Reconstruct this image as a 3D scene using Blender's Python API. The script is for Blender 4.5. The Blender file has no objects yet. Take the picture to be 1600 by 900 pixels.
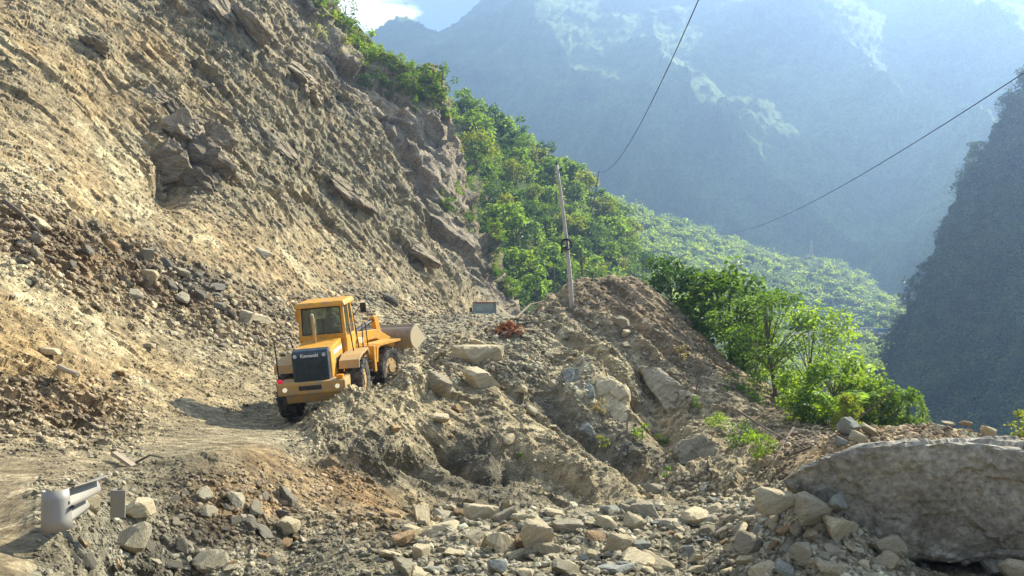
import bpy, bmesh, math, random
import numpy as np
from mathutils import Vector, Matrix, Euler

random.seed(7)
rng = np.random.default_rng(11)
R = math.radians
scene = bpy.context.scene
col = scene.collection

# ------------------------------------------------------------------ camera
FPX = 1200.0                       # focal length in pixels of the 1600 x 900 photograph
PITCH = math.atan(50.0 / FPX)      # horizon lies at y = 500
CP, SP = math.cos(PITCH), math.sin(PITCH)
cam_data = bpy.data.cameras.new('camera')
cam_data.sensor_width = 36.0
cam_data.lens = 36.0 * FPX / 1600.0
cam_data.clip_start = 0.1
cam_data.clip_end = 20000.0
cam = bpy.data.objects.new('camera', cam_data)
col.objects.link(cam)
cam.location = (0, 0, 0)
cam.rotation_euler = (R(90) + PITCH, 0, 0)
scene.camera = cam

# ------------------------------------------------------------------ light
SUN_EL, SUN_AZ = R(37), R(51)      # azimuth clockwise from +Y (the view direction)
SUN = Vector((math.sin(SUN_AZ) * math.cos(SUN_EL), math.cos(SUN_AZ) * math.cos(SUN_EL), math.sin(SUN_EL)))
sun_data = bpy.data.lights.new('sun', 'SUN')
sun_data.energy = 5.0
sun_data.angle = R(0.5)
sun_data.color = (1.0, 0.94, 0.78)
sun = bpy.data.objects.new('sun', sun_data)
sun.rotation_euler = (-SUN).to_track_quat('-Z', 'Y').to_euler()
sun.location = (60, 40, 80)
col.objects.link(sun)

world = bpy.data.worlds.new('World')
scene.world = world
world.use_nodes = True
wn = world.node_tree
wn.nodes.clear()
w_out = wn.nodes.new('ShaderNodeOutputWorld')
w_bg = wn.nodes.new('ShaderNodeBackground')
w_bg.inputs['Strength'].default_value = 0.05
w_sky = wn.nodes.new('ShaderNodeTexSky')
w_sky.sky_type = 'NISHITA'
w_sky.sun_disc = False
w_sky.sun_elevation = SUN_EL
w_sky.sun_rotation = SUN_AZ
w_sky.air_density = 1.0
w_sky.dust_density = 0.3
w_sky.ozone_density = 2.5
w_tc = wn.nodes.new('ShaderNodeTexCoord')
w_map = wn.nodes.new('ShaderNodeMapping')
w_map.inputs['Scale'].default_value = (1.0, 1.0, 2.4)
w_map.inputs['Location'].default_value = (1.2249, 0.97, -2.586)
w_noise = wn.nodes.new('ShaderNodeTexNoise')
w_noise.inputs['Scale'].default_value = 3.2
w_noise.inputs['Detail'].default_value = 8
w_noise.inputs['Roughness'].default_value = 0.58
w_ramp = wn.nodes.new('ShaderNodeValToRGB')
w_ramp.color_ramp.elements[0].position = 0.535
w_ramp.color_ramp.elements[0].color = (0, 0, 0, 1)
w_ramp.color_ramp.elements[1].position = 0.60
w_ramp.color_ramp.elements[1].color = (1, 1, 1, 1)
w_mix = wn.nodes.new('ShaderNodeMix')
w_mix.data_type = 'RGBA'
w_mix.inputs[7].default_value = (18.0, 18.0, 18.0, 1)
wn.links.new(w_tc.outputs['Generated'], w_map.inputs['Vector'])
wn.links.new(w_map.outputs['Vector'], w_noise.inputs['Vector'])
wn.links.new(w_noise.outputs['Fac'], w_ramp.inputs['Fac'])
wn.links.new(w_ramp.outputs['Color'], w_mix.inputs[0])
wn.links.new(w_sky.outputs['Color'], w_mix.inputs[6])
wn.links.new(w_mix.outputs[2], w_bg.inputs['Color'])
wn.links.new(w_bg.outputs['Background'], w_out.inputs['Surface'])

scene.view_settings.view_transform = 'Standard'
scene.view_settings.look = 'None'
scene.view_settings.exposure = 1.8
scene.view_settings.gamma = 1.0
scene.cycles.max_bounces = 5
scene.cycles.diffuse_bounces = 2
scene.cycles.glossy_bounces = 2
scene.cycles.transmission_bounces = 4
scene.cycles.transparent_max_bounces = 6
scene.cycles.volume_bounces = 0

HAZE_DENSITY = 0.00066
HAZE_COLOR = (0.35, 0.55, 0.93)

# ------------------------------------------------------------------ helpers
def at(px, py, Y):
    """World point on the sight line through a photograph pixel, Y metres ahead."""
    u = (px - 800.0) / FPX
    v = (450.0 - py) / FPX
    k = Y / (CP - v * SP)
    return Vector((u * k, Y, k * (SP + v * CP)))

def proj(V):
    x, y, z = V[..., 0], V[..., 1], V[..., 2]
    d = y * CP + z * SP
    return 800 + FPX * x / d, 450 - FPX * (z * CP - y * SP) / d

def smooth(a, b, x):
    t = np.clip((x - a) / (b - a), 0, 1)
    return t * t * (3 - 2 * t)

def _hash(ix, iy, iz, seed):
    h = (ix.astype(np.uint32) * np.uint32(374761393) + iy.astype(np.uint32) * np.uint32(668265263)
         + iz.astype(np.uint32) * np.uint32(2147483647) + np.uint32((seed * 974711 + 1013904223) & 0xffffffff))
    h = (h ^ (h >> np.uint32(13))) * np.uint32(1274126177)
    h = (h ^ (h >> np.uint32(16))) * np.uint32(2246822519)
    return h ^ (h >> np.uint32(15))

def _h01(h):
    return (h & np.uint32(0xffffff)).astype(np.float32) / np.float32(0xffffff)

def vnoise(P, seed=0):
    """value noise in -1..1 for an (N,3) array"""
    P = P.astype(np.float32)
    I = np.floor(P).astype(np.int32)
    f = P - I
    f = f * f * f * (f * (f * 6 - 15) + 10)
    out = 0
    for dx in (0, 1):
        wx = f[:, 0] if dx else 1 - f[:, 0]
        for dy in (0, 1):
            wy = f[:, 1] if dy else 1 - f[:, 1]
            for dz in (0, 1):
                wz = f[:, 2] if dz else 1 - f[:, 2]
                out = out + wx * wy * wz * _h01(_hash(I[:, 0] + dx, I[:, 1] + dy, I[:, 2] + dz, seed))
    return out * 2 - 1

def fbm(P, oct=4, seed=0, gain=0.5, ridged=False):
    s, a, t = 0, 1.0, 0
    for k in range(oct):
        n = vnoise(P * (2.03 ** k) + 17.3 * k, seed + k)
        if ridged:
            n = 1 - 2 * np.abs(n)
        s = s + a * n
        t += a
        a *= gain
    return s / t

def cells(P, seed=0):
    """blocky cell noise: per-cell random offset and tilt, and distance to the cell wall"""
    P = P.astype(np.float32)
    I0 = np.floor(P - 0.5).astype(np.int32)
    n = len(P)
    d1 = np.full(n, 9.0, np.float32); d2 = np.full(n, 9.0, np.float32)
    off = np.zeros(n, np.float32); tilt = np.zeros(n, np.float32)
    for dx in (0, 1):
        for dy in (0, 1):
            for dz in (0, 1):
                ix, iy, iz = I0[:, 0] + dx, I0[:, 1] + dy, I0[:, 2] + dz
                h = _hash(ix, iy, iz, seed)
                h2 = h * np.uint32(2654435761) ^ (h >> np.uint32(7))
                j0 = (h & np.uint32(255)).astype(np.float32) / 255 - 0.5
                j1 = ((h >> np.uint32(8)) & np.uint32(255)).astype(np.float32) / 255 - 0.5
                j2 = ((h >> np.uint32(16)) & np.uint32(255)).astype(np.float32) / 255 - 0.5
                vx = P[:, 0] - (ix + 0.5 + 0.8 * j0)
                vy = P[:, 1] - (iy + 0.5 + 0.8 * j1)
                vz = P[:, 2] - (iz + 0.5 + 0.8 * j2)
                d = vx * vx + vy * vy + vz * vz
                near = d < d1
                d2 = np.where(near, d1, np.minimum(d2, d))
                d1 = np.where(near, d, d1)
                r0 = (h2 & np.uint32(255)).astype(np.float32) / 127.5 - 1
                r1 = ((h2 >> np.uint32(8)) & np.uint32(255)).astype(np.float32) / 127.5 - 1
                r2 = ((h2 >> np.uint32(16)) & np.uint32(255)).astype(np.float32) / 127.5 - 1
                o = (h2 >> np.uint32(24)).astype(np.float32) / 127.5 - 1
                off = np.where(near, o, off)
                tilt = np.where(near, r0 * vx + r1 * vy + r2 * vz, tilt)
    return off, tilt, np.sqrt(d2) - np.sqrt(d1)

def link(name, mesh, parent=None):
    o = bpy.data.objects.new(name, mesh)
    col.objects.link(o)
    if parent is not None:
        o.parent = parent
    return o

def mesh_np(name, V, F, mat=None, smooth_shade=False, colors=None):
    """mesh from numpy arrays; F is an (n,3) or (n,4) index array or a list of such arrays"""
    me = bpy.data.meshes.new(name)
    Fs = F if isinstance(F, list) else [F]
    loops = np.concatenate([f.ravel() for f in Fs]).astype(np.int32)
    tot = np.concatenate([np.full(len(f), f.shape[1], np.int32) for f in Fs])
    start = np.concatenate([[0], np.cumsum(tot)[:-1]]).astype(np.int32)
    me.vertices.add(len(V)); me.loops.add(len(loops)); me.polygons.add(len(tot))
    me.vertices.foreach_set('co', np.ascontiguousarray(V, np.float32).ravel())
    me.loops.foreach_set('vertex_index', loops)
    me.polygons.foreach_set('loop_start', start)
    me.polygons.foreach_set('loop_total', tot)
    me.polygons.foreach_set('use_smooth', np.full(len(tot), smooth_shade))
    me.update(calc_edges=True)
    if colors is not None:
        a = me.color_attributes.new('Col', 'FLOAT_COLOR', 'POINT')
        c = np.ones((len(V), 4), np.float32); c[:, :3] = colors
        a.data.foreach_set('color', c.ravel())
    if mat is not None:
        me.materials.append(mat)
    return me

def tag(o, label=None, cat=None, group=None, kind=None):
    if label: o['label'] = label
    if cat: o['category'] = cat
    if group: o['group'] = group
    if kind: o['kind'] = kind
    return o

def empty(name, loc, rot=(0, 0, 0)):
    o = bpy.data.objects.new(name, None)
    o.empty_display_size = 0.2
    col.objects.link(o)
    o.location = loc
    o.rotation_euler = rot
    return o

def copy_tree(o, parent=None):
    c = o.copy(); col.objects.link(c); c.parent = parent
    for ch in list(o.children):
        copy_tree(ch, c)
    return c

# ------------------------------------------------------------------ materials
def new_mat(name):
    m = bpy.data.materials.new(name); m.use_nodes = True
    nt = m.node_tree
    return m, nt, nt.nodes, nt.links, nt.nodes['Principled BSDF']

def ramp(nodes, a, b, ca=(0, 0, 0, 1), cb=(1, 1, 1, 1)):
    r = nodes.new('ShaderNodeValToRGB')
    r.color_ramp.elements[0].position = a; r.color_ramp.elements[0].color = ca
    r.color_ramp.elements[1].position = b; r.color_ramp.elements[1].color = cb
    return r

def earth_mat(name, s=1.0, bump=0.5, dist=0.05, base=None, vary=0.35, rough=0.95, strata=0.0):
    """soil and rock: albedo from the mesh's own colour attribute (or one base colour), mottled by noise, with bump relief"""
    m, nt, N, L, bs = new_mat(name)
    bs.inputs['Roughness'].default_value = rough
    bs.inputs['Specular IOR Level'].default_value = 0.15
    tc = N.new('ShaderNodeTexCoord')
    n1 = N.new('ShaderNodeTexNoise'); n1.inputs['Scale'].default_value = 1.7 * s; n1.inputs['Detail'].default_value = 9; n1.inputs['Roughness'].default_value = 0.65
    n2 = N.new('ShaderNodeTexNoise'); n2.inputs['Scale'].default_value = 14 * s; n2.inputs['Detail'].default_value = 6; n2.inputs['Roughness'].default_value = 0.7
    v = N.new('ShaderNodeTexVoronoi'); v.inputs['Scale'].default_value = 9 * s
    src = tc.outputs['Object']
    if strata:
        mp = N.new('ShaderNodeMapping'); mp.inputs['Rotation'].default_value = (0.15, R(41), 0.1)
        mp2 = N.new('ShaderNodeMapping'); mp2.inputs['Scale'].default_value = (0.35, 0.5, 1 + strata)
        L.new(src, mp.inputs['Vector']); L.new(mp.outputs['Vector'], mp2.inputs['Vector'])
        src = mp2.outputs['Vector']
    for n in (n1, n2, v):
        L.new(src, n.inputs['Vector'])
    mulr = ramp(N, 0.3, 0.7, (1 - vary, 1 - vary, 1 - vary, 1), (1 + vary * .7, 1 + vary * .7, 1 + vary * .7, 1))
    L.new(n1.outputs['Fac'], mulr.inputs['Fac'])
    mulr2 = ramp(N, 0.34, 0.66, (1 - vary * 1.1,) * 3 + (1,), (1 + vary * .8,) * 3 + (1,))
    L.new(n2.outputs['Fac'], mulr2.inputs['Fac'])
    mx = N.new('ShaderNodeMix'); mx.data_type = 'RGBA'; mx.blend_type = 'MULTIPLY'; mx.inputs[0].default_value = 1
    mx2 = N.new('ShaderNodeMix'); mx2.data_type = 'RGBA'; mx2.blend_type = 'MULTIPLY'; mx2.inputs[0].default_value = 1
    if base is None:
        a = N.new('ShaderNodeAttribute'); a.attribute_name = 'Col'
        L.new(a.outputs['Color'], mx.inputs[6])
    else:
        oi = N.new('ShaderNodeObjectInfo')
        rr = ramp(N, 0, 1, tuple(c * .72 for c in base) + (1,), tuple(min(1, c * 1.28) for c in base) + (1,))
        L.new(oi.outputs['Random'], rr.inputs['Fac'])
        L.new(rr.outputs['Color'], mx.inputs[6])
    L.new(mulr.outputs['Color'], mx.inputs[7])
    L.new(mx.outputs[2], mx2.inputs[6]); L.new(mulr2.outputs['Color'], mx2.inputs[7])
    L.new(mx2.outputs[2], bs.inputs['Base Color'])
    add = N.new('ShaderNodeMath'); add.operation = 'MULTIPLY_ADD'; add.inputs[1].default_value = 0.6
    L.new(v.outputs['Distance'], add.inputs[0]); L.new(n2.outputs['Fac'], add.inputs[2])
    add2 = N.new('ShaderNodeMath'); add2.operation = 'MULTIPLY_ADD'; add2.inputs[1].default_value = 1.5
    L.new(n1.outputs['Fac'], add2.inputs[0]); L.new(add.outputs[0], add2.inputs[2])
    b = N.new('ShaderNodeBump'); b.inputs['Strength'].default_value = bump; b.inputs['Distance'].default_value = dist
    L.new(add2.outputs[0], b.inputs['Height']); L.new(b.outputs['Normal'], bs.inputs['Normal'])
    return m

def leaf_mat(name, c, trans=0.5, vary=0.5, tc=None, patch=0.0):
    """leaf: diffuse plus light let through"""
    m, nt, N, L, bs = new_mat(name)
    out = [n for n in N if n.type == 'OUTPUT_MATERIAL'][0]
    bs.inputs['Roughness'].default_value = 0.5
    bs.inputs['Specular IOR Level'].default_value = 0.3
    geo = N.new('ShaderNodeNewGeometry')
    oi = N.new('ShaderNodeObjectInfo')
    ad = N.new('ShaderNodeMath'); ad.operation = 'MULTIPLY_ADD'; ad.inputs[1].default_value = 0.6
    L.new(geo.outputs['Random Per Island'], ad.inputs[0])
    ml = N.new('ShaderNodeMath'); ml.operation = 'MULTIPLY'; ml.inputs[1].default_value = 0.4
    L.new(oi.outputs['Random'], ml.inputs[0]); L.new(ml.outputs[0], ad.inputs[2])
    lo = (c[0] * (1 - vary), c[1] * (1 - vary * .8), c[2] * (1 - vary * .6), 1)
    hi = (c[0] * (1 + vary * 1.1), c[1] * (1 + vary * .7), c[2] * (1 + vary * .2), 1)
    r = ramp(N, 0, 1, lo, hi)
    if patch:                                   # trees of one kind grow in patches
        tco = N.new('ShaderNodeTexCoord'); nz = N.new('ShaderNodeTexNoise'); nz.inputs['Scale'].default_value = patch; nz.inputs['Detail'].default_value = 4
        L.new(tco.outputs['Object'], nz.inputs['Vector'])
        st = ramp(N, 0.38, 0.64); L.new(nz.outputs['Fac'], st.inputs['Fac'])
        mm = N.new('ShaderNodeMath'); mm.operation = 'MULTIPLY_ADD'; mm.inputs[1].default_value = 0.75
        m3 = N.new('ShaderNodeMath'); m3.operation = 'MULTIPLY'; m3.inputs[1].default_value = 0.25
        L.new(ad.outputs[0], m3.inputs[0]); L.new(st.outputs['Color'], mm.inputs[0]); L.new(m3.outputs[0], mm.inputs[2])
        L.new(mm.outputs[0], r.inputs['Fac'])
    else:
        L.new(ad.outputs[0], r.inputs['Fac'])
    L.new(r.outputs['Color'], bs.inputs['Base Color'])
    tr = N.new('ShaderNodeBsdfTranslucent')
    mx = N.new('ShaderNodeMix'); mx.data_type = 'RGBA'; mx.blend_type = 'MULTIPLY'; mx.inputs[0].default_value = 1
    mx.inputs[7].default_value = (tc or (1.9, 1.7, 0.8)) + (1,)
    L.new(r.outputs['Color'], mx.inputs[6]); L.new(mx.outputs[2], tr.inputs['Color'])
    ms = N.new('ShaderNodeMixShader'); ms.inputs[0].default_value = trans
    L.new(bs.outputs[0], ms.inputs[1]); L.new(tr.outputs[0], ms.inputs[2])
    L.new(ms.outputs[0], out.inputs['Surface'])
    return m

def plain_mat(name, c, rough=0.6, metal=0.0, dirt=0.0, dirtc=(0.35, 0.28, 0.19), s=6.0, spec=0.4, emit=None):
    m, nt, N, L, bs = new_mat(name)
    bs.inputs['Roughness'].default_value = rough
    bs.inputs['Metallic'].default_value = metal
    bs.inputs['Specular IOR Level'].default_value = spec
    tc = N.new('ShaderNodeTexCoord')
    n = N.new('ShaderNodeTexNoise'); n.inputs['Scale'].default_value = s; n.inputs['Detail'].default_value = 8; n.inputs['Roughness'].default_value = 0.7
    L.new(tc.outputs['Object'], n.inputs['Vector'])
    r = ramp(N, 0.62 - 0.35 * dirt, 0.78 - 0.2 * dirt)
    L.new(n.outputs['Fac'], r.inputs['Fac'])
    mu = N.new('ShaderNodeMath'); mu.operation = 'MULTIPLY'; mu.inputs[1].default_value = min(1.0, dirt * 1.2)
    L.new(r.outputs['Color'], mu.inputs[0])
    mx = N.new('ShaderNodeMix'); mx.data_type = 'RGBA'
    mx.inputs[6].default_value = tuple(c) + (1,); mx.inputs[7].default_value = tuple(dirtc) + (1,)
    L.new(mu.outputs[0], mx.inputs[0]); L.new(mx.outputs[2], bs.inputs['Base Color'])
    b = N.new('ShaderNodeBump'); b.inputs['Strength'].default_value = 0.15; b.inputs['Distance'].default_value = 0.01
    L.new(n.outputs['Fac'], b.inputs['Height']); L.new(b.outputs['Normal'], bs.inputs['Normal'])
    if emit:
        bs.inputs['Emission Color'].default_value = tuple(emit[:3]) + (1,)
        bs.inputs['Emission Strength'].default_value = emit[3]
    return m

# ------------------------------------------------------------------ terrain fields
def tps_fit(cols_):
    pts, val = [], []
    for px, rows in cols_.items():
        for Y, py in rows:
            pts.append((px / 260.0, math.log(Y) * 2.2)); val.append(py)
    P = np.array(pts); v = np.array(val, float)
    n = len(P)
    r2 = ((P[:, None] - P[None]) ** 2).sum(-1)
    K = 0.5 * r2 * np.log(np.maximum(r2, 1e-12)) + np.eye(n) * 0.002
    A = np.zeros((n + 3, n + 3)); A[:n, :n] = K; A[:n, n] = 1; A[:n, n + 1:] = P; A[n, :n] = 1; A[n + 1:, :n] = P.T
    w = np.linalg.solve(A, np.concatenate([v, [0, 0, 0]]))
    return P.astype(np.float32), w.astype(np.float32)

def tps_eval(fit, px, Y):
    P, w = fit
    a = (px / 260.0).astype(np.float32); b = (np.log(Y) * 2.2).astype(np.float32)
    s = w[-3] + w[-2] * a + w[-1] * b
    for i in range(len(P)):
        r2 = (a - P[i, 0]) ** 2 + (b - P[i, 1]) ** 2
        s += (0.5 * w[i]) * r2 * np.log(np.maximum(r2, 1e-12))
    return s

def field(cols_, pxs, Ys):
    """grid of world points: columns along sight directions, rows by distance"""
    fit = tps_fit(cols_)
    # evaluate on a coarser lattice, then interpolate bilinearly (the fit itself is smooth)
    cpx = np.linspace(pxs[0], pxs[-1], 260); cY = np.exp(np.linspace(math.log(Ys[0]), math.log(Ys[-1]), 260))
    G = tps_eval(fit, np.tile(cpx, (260, 1)), np.tile(cY[:, None], (1, 260)))
    fi = np.interp(np.log(Ys), np.log(cY), np.arange(260)); fj = np.interp(pxs, cpx, np.arange(260))
    i0 = np.minimum(fi.astype(int), 258); j0 = np.minimum(fj.astype(int), 258)
    ti = (fi - i0)[:, None]; tj = (fj - j0)[None]
    A = G[np.ix_(i0, j0)] * (1 - ti) * (1 - tj) + G[np.ix_(i0 + 1, j0)] * ti * (1 - tj) + G[np.ix_(i0, j0 + 1)] * (1 - ti) * tj + G[np.ix_(i0 + 1, j0 + 1)] * ti * tj
    u = ((pxs - 800) / FPX)[None]; v = (450 - A) / FPX
    Yg = np.tile(Ys[:, None], (1, len(pxs)))
    k = Yg / (CP - v * SP)
    # columns are true ground directions: x depends on distance only
    X = u * Yg / CP
    return np.stack([X, Yg, k * (SP + v * CP)], -1), A

def grid_normals(W):
    du = np.gradient(W, axis=1); dv = np.gradient(W, axis=0)
    n = np.cross(du, dv)
    n /= np.maximum(np.linalg.norm(n, axis=-1, keepdims=True), 1e-9)
    n[n[..., 2] < 0] *= -1
    return n

def grid_faces(nr, nc, keep=None):
    i = np.arange(nr * nc).reshape(nr, nc)
    F = np.stack([i[:-1, :-1], i[:-1, 1:], i[1:, 1:], i[1:, :-1]], -1)
    if keep is not None:
        return F[keep]
    return F.reshape(-1, 4)

BED = np.array([0.66, -0.06, 0.75]); BED /= np.linalg.norm(BED)      # bedding planes dip to the right
DIP = np.array([0.75, 0.02, -0.66]); DIP -= BED * DIP.dot(BED); DIP /= np.linalg.norm(DIP)
STR = np.cross(BED, DIP)
def bedded(P, a, b, c):
    """coordinates along dip, strike and across the beds, scaled by cell sizes"""
    return np.stack([P @ DIP / a, P @ STR / b, P @ BED / c], -1)
# ------------------------------------------------------------------ near ground: road, landslide slope, debris mound
NEAR = {
 -800: [(2, 1200), (4, 800), (6, 640), (9, 480), (12, 370), (16, 260), (22, 120), (30, -50), (45, -200), (70, -300), (112, -320)],
 -320: [(2, 1300), (4, 880), (6, 790), (9, 650), (12, 550), (16, 440), (22, 290), (30, 120), (45, -80), (70, -250), (112, -300)],
 0: [(2, 1350), (3.5, 1000), (5, 880), (6.4, 815), (8.5, 757), (10.5, 714), (12, 685), (14.5, 610), (18.5, 500), (22, 400), (26, 300), (31, 200), (37, 100), (44, 0), (60, -150), (112, -250)],
 100: [(2, 1380), (4.2, 1010), (5.7, 885), (6.4, 815), (7.5, 772), (9, 745), (11, 715), (13, 688), (17, 600), (21, 500), (25, 400), (29.5, 300), (35, 200), (41, 100), (48, 0), (70, -150), (112, -200)],
 200: [(2, 1380), (6.2, 1000), (7.45, 895), (7.8, 833), (8.1, 785), (8.5, 754), (10, 737), (13, 706), (17, 665), (20, 600), (25, 500), (30, 400), (35, 300), (41, 200), (47, 100), (54, 0), (75, -120), (112, -150)],
 300: [(2, 1380), (6.2, 1025), (8.0, 905), (8.4, 835), (8.9, 773), (9.5, 731), (12, 716), (15, 692), (19, 664), (21.5, 636), (26, 550), (31.5, 450), (37, 350), (41, 290), (46, 200), (52, 100), (58, 0), (80, -80), (112, -80)],
 400: [(2, 1380), (6, 1025), (8.1, 907), (8.9, 824), (9.8, 748), (11, 710), (14, 704), (17, 690), (20, 671), (24, 640), (26, 600), (33, 500), (39.5, 400), (46, 300), (52, 200), (58, 100), (66, -20), (72, -60), (90, 0), (112, 40)],
 440: [(2, 1380), (6, 1025), (8, 907), (9, 848), (10.2, 775), (11.2, 728), (12.2, 711), (15, 700), (18, 688), (58, 150), (64, 60), (68, 2), (74, 20), (90, 100)],
 480: [(2, 1380), (6, 1025), (7.7, 910), (8.8, 862), (10, 806), (11.3, 757), (12.6, 733), (14.5, 745), (16.5, 745), (17.5, 722), (18.6, 690), (20.5, 664), (22, 652), (24, 645), (27, 625), (31, 580), (35, 530), (38, 500), (43, 455), (50, 370), (56, 280), (62, 180), (66, 110), (68, 80), (75, 120), (90, 160), (112, 180)],
 560: [(2, 1380), (5, 1020), (7, 912), (8.2, 862), (9.8, 818), (11.5, 785), (13, 769), (15, 792), (16.4, 792), (17.1, 764), (18, 718), (19.3, 655), (20.5, 603), (22, 614), (24.5, 618), (27, 614), (29, 604), (32, 580), (38, 530), (45, 490), (50, 450), (56, 380), (62, 300), (67, 215), (70, 160), (78, 200), (90, 230), (112, 260)],
 640: [(2, 1380), (5, 1020), (7, 912), (8.2, 860), (9.4, 834), (11, 812), (13, 830), (15.5, 850), (17, 812), (18.8, 738), (21, 665), (23.2, 605), (24.3, 584), (26, 592), (28, 592), (31, 575), (36, 540), (45, 507), (52, 492), (58, 470), (63, 400), (67, 330), (69, 290), (76, 340), (90, 380), (112, 400)],
 720: [(2, 1380), (5, 1020), (7, 912), (8.2, 860), (9.4, 822), (12, 870), (16.3, 860), (18.3, 792), (20.3, 735), (23, 660), (26, 590), (28, 550), (31, 548), (36, 530), (45, 504), (51, 489), (57, 500), (69, 510), (73, 490), (76, 440), (79, 408), (86, 440), (100, 460), (112, 470)],
 765: [(45, 506), (52, 491), (59, 505), (74, 514), (81, 510), (86, 465), (90, 466), (98, 480), (112, 490)],
 800: [(2, 1380), (5, 1020), (7, 912), (8.2, 856), (9.3, 806), (12, 850), (16, 845), (18.5, 800), (21, 730), (24, 655), (27, 590), (30, 528), (31.5, 505), (35, 512), (45, 506), (52, 492), (60, 505), (80, 512), (95, 505), (112, 510)],
 900: [(2, 1380), (5, 1020), (7, 912), (8.2, 850), (9.2, 800), (12, 855), (16, 860), (19.5, 800), (22, 735), (25, 655), (28, 588), (31, 515), (33, 464), (34, 446), (36, 450), (42, 500), (55, 540), (75, 560), (112, 570)],
 1000: [(2, 1380), (5, 1020), (7, 912), (8.2, 850), (9.4, 790), (12, 850), (17, 855), (20, 790), (22.5, 735), (25.5, 665), (29, 588), (32, 512), (34, 462), (35, 443), (37, 450), (42, 520), (55, 580), (80, 620), (112, 640)],
 1100: [(2, 1380), (5, 1020), (7, 912), (8.2, 850), (9.6, 780), (12, 840), (17, 830), (20, 762), (22.5, 712), (26, 650), (30, 590), (33, 546), (34.5, 526), (37, 545), (45, 610), (60, 680), (112, 700)],
 1200: [(2, 1380), (5.5, 1020), (6.7, 908), (7.3, 845), (7.8, 792), (9.6, 768), (12, 780), (15, 752), (18, 722), (21, 695), (25, 665), (29, 635), (32, 606), (35, 625), (42, 690), (60, 760), (112, 760)],
 1300: [(2, 1380), (5.5, 1020), (6.5, 905), (6.9, 852), (7.2, 808), (8, 760), (9, 722), (9.6, 681), (10.6, 684), (12, 696), (14.5, 696), (18, 687), (22, 672), (26, 664), (30, 690), (40, 760), (60, 830), (112, 820)],
 1385: [(2, 1380), (5.5, 1020), (6.55, 908), (6.9, 874), (7.4, 872), (8.2, 830), (9, 722), (9.6, 672), (10.4, 676)],
 1450: [(2, 1380), (5, 1020), (6.8, 914), (8, 858), (9, 715), (9.6, 667), (10.4, 672), (12, 700), (16, 702), (20, 695), (24, 695), (30, 740), (45, 830), (112, 860)],
 1600: [(2, 1380), (5, 1020), (6.8, 914), (8, 860), (9, 735), (9.6, 690), (10.4, 700), (13, 745), (17, 740), (25, 770), (45, 860), (112, 880)],
 2700: [(2, 1400), (5, 1020), (6.8, 914), (8, 870), (10, 850), (13, 850), (17, 870), (25, 900), (45, 960), (112, 960)],
 1900: [(2, 1400), (5, 1020), (6.8, 914), (8, 860), (10, 790), (13, 780), (17, 790), (25, 830), (45, 900), (112, 900)],
}
npx = np.concatenate([np.linspace(-800, -14, 40), np.arange(-6, 1607, 2.2), np.linspace(1615, 2700, 50)])
nY = np.concatenate([np.exp(np.linspace(math.log(2.0), math.log(4.55), 30)), np.exp(np.arange(math.log(4.6), math.log(22), 0.0043)), np.exp(np.arange(math.log(22.05), math.log(75), 0.0025)), np.exp(np.arange(math.log(75.2), math.log(112), 0.008))])
W, PYB = field(NEAR, npx, nY)
NR, NC = W.shape[:2]
PXB = np.tile(npx[None], (NR, 1)); YB = np.tile(nY[:, None], (1, NC))
NB = grid_normals(W)

def blob(px, py, rx, ry, rot=0.0, y0=None, y1=None):
    """soft patch of ground given by where it lies on the slope; y0..y1 bounds its distance"""
    c, s = math.cos(R(rot)), math.sin(R(rot))
    dx, dy = PXB - px, PYB - py
    a, b = (dx * c + dy * s) / rx, (-dx * s + dy * c) / ry
    m = np.exp(-(a * a + b * b))
    if y0 is not None:
        m = m * smooth(y0 * .92, y0, YB) * (1 - smooth(y1, y1 * 1.08, YB))
    return m

Pf = W.reshape(-1, 3)
hill = smooth(-1.0, 2.5, (W[..., 2] - (-3.2 + 0.035 * (YB - 10))) * (PXB < 760) * smooth(11, 13, YB)) * (1 - smooth(-9.3, -5.2, W[..., 0] + 0.0 * YB - smooth(30, 75, YB) * 6.0))
hill = np.clip(hill, 0, 1)
rockline = 300 + 0.42 * (PXB - 300) + 30 * vnoise(Pf * 0.12, 3).reshape(NR, NC)        # rock above, loose scree below
rocky = hill * (1 - smooth(-60, 60, PYB - rockline)) * (0.45 + 0.55 * smooth(60, 330, PXB))
road = (1 - smooth(60, 300, PXB)) * smooth(7.6, 8.4, YB) * (1 - smooth(11.5, 13, YB + (PXB - 60) * -0.012))
road = np.maximum(road, (1 - smooth(40, 130, PXB)) * (1 - smooth(8, 9, YB)) * (1 - smooth(30, 75, PXB)))
road = np.maximum(road, 0.65 * blob(300, 672, 120, 28, -8, 15, 23))
calm = 1 - 0.75 * smooth(1180, 1260, PXB) * (YB > 9)
mound = (1 - hill) * smooth(12, 15, YB + smooth(450, 700, PXB) * 0) * (YB < 38) * smooth(430, 520, PXB + (YB - 20) * 8)
fore = (1 - smooth(10, 12.5, YB)) * (1 - road)

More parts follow.
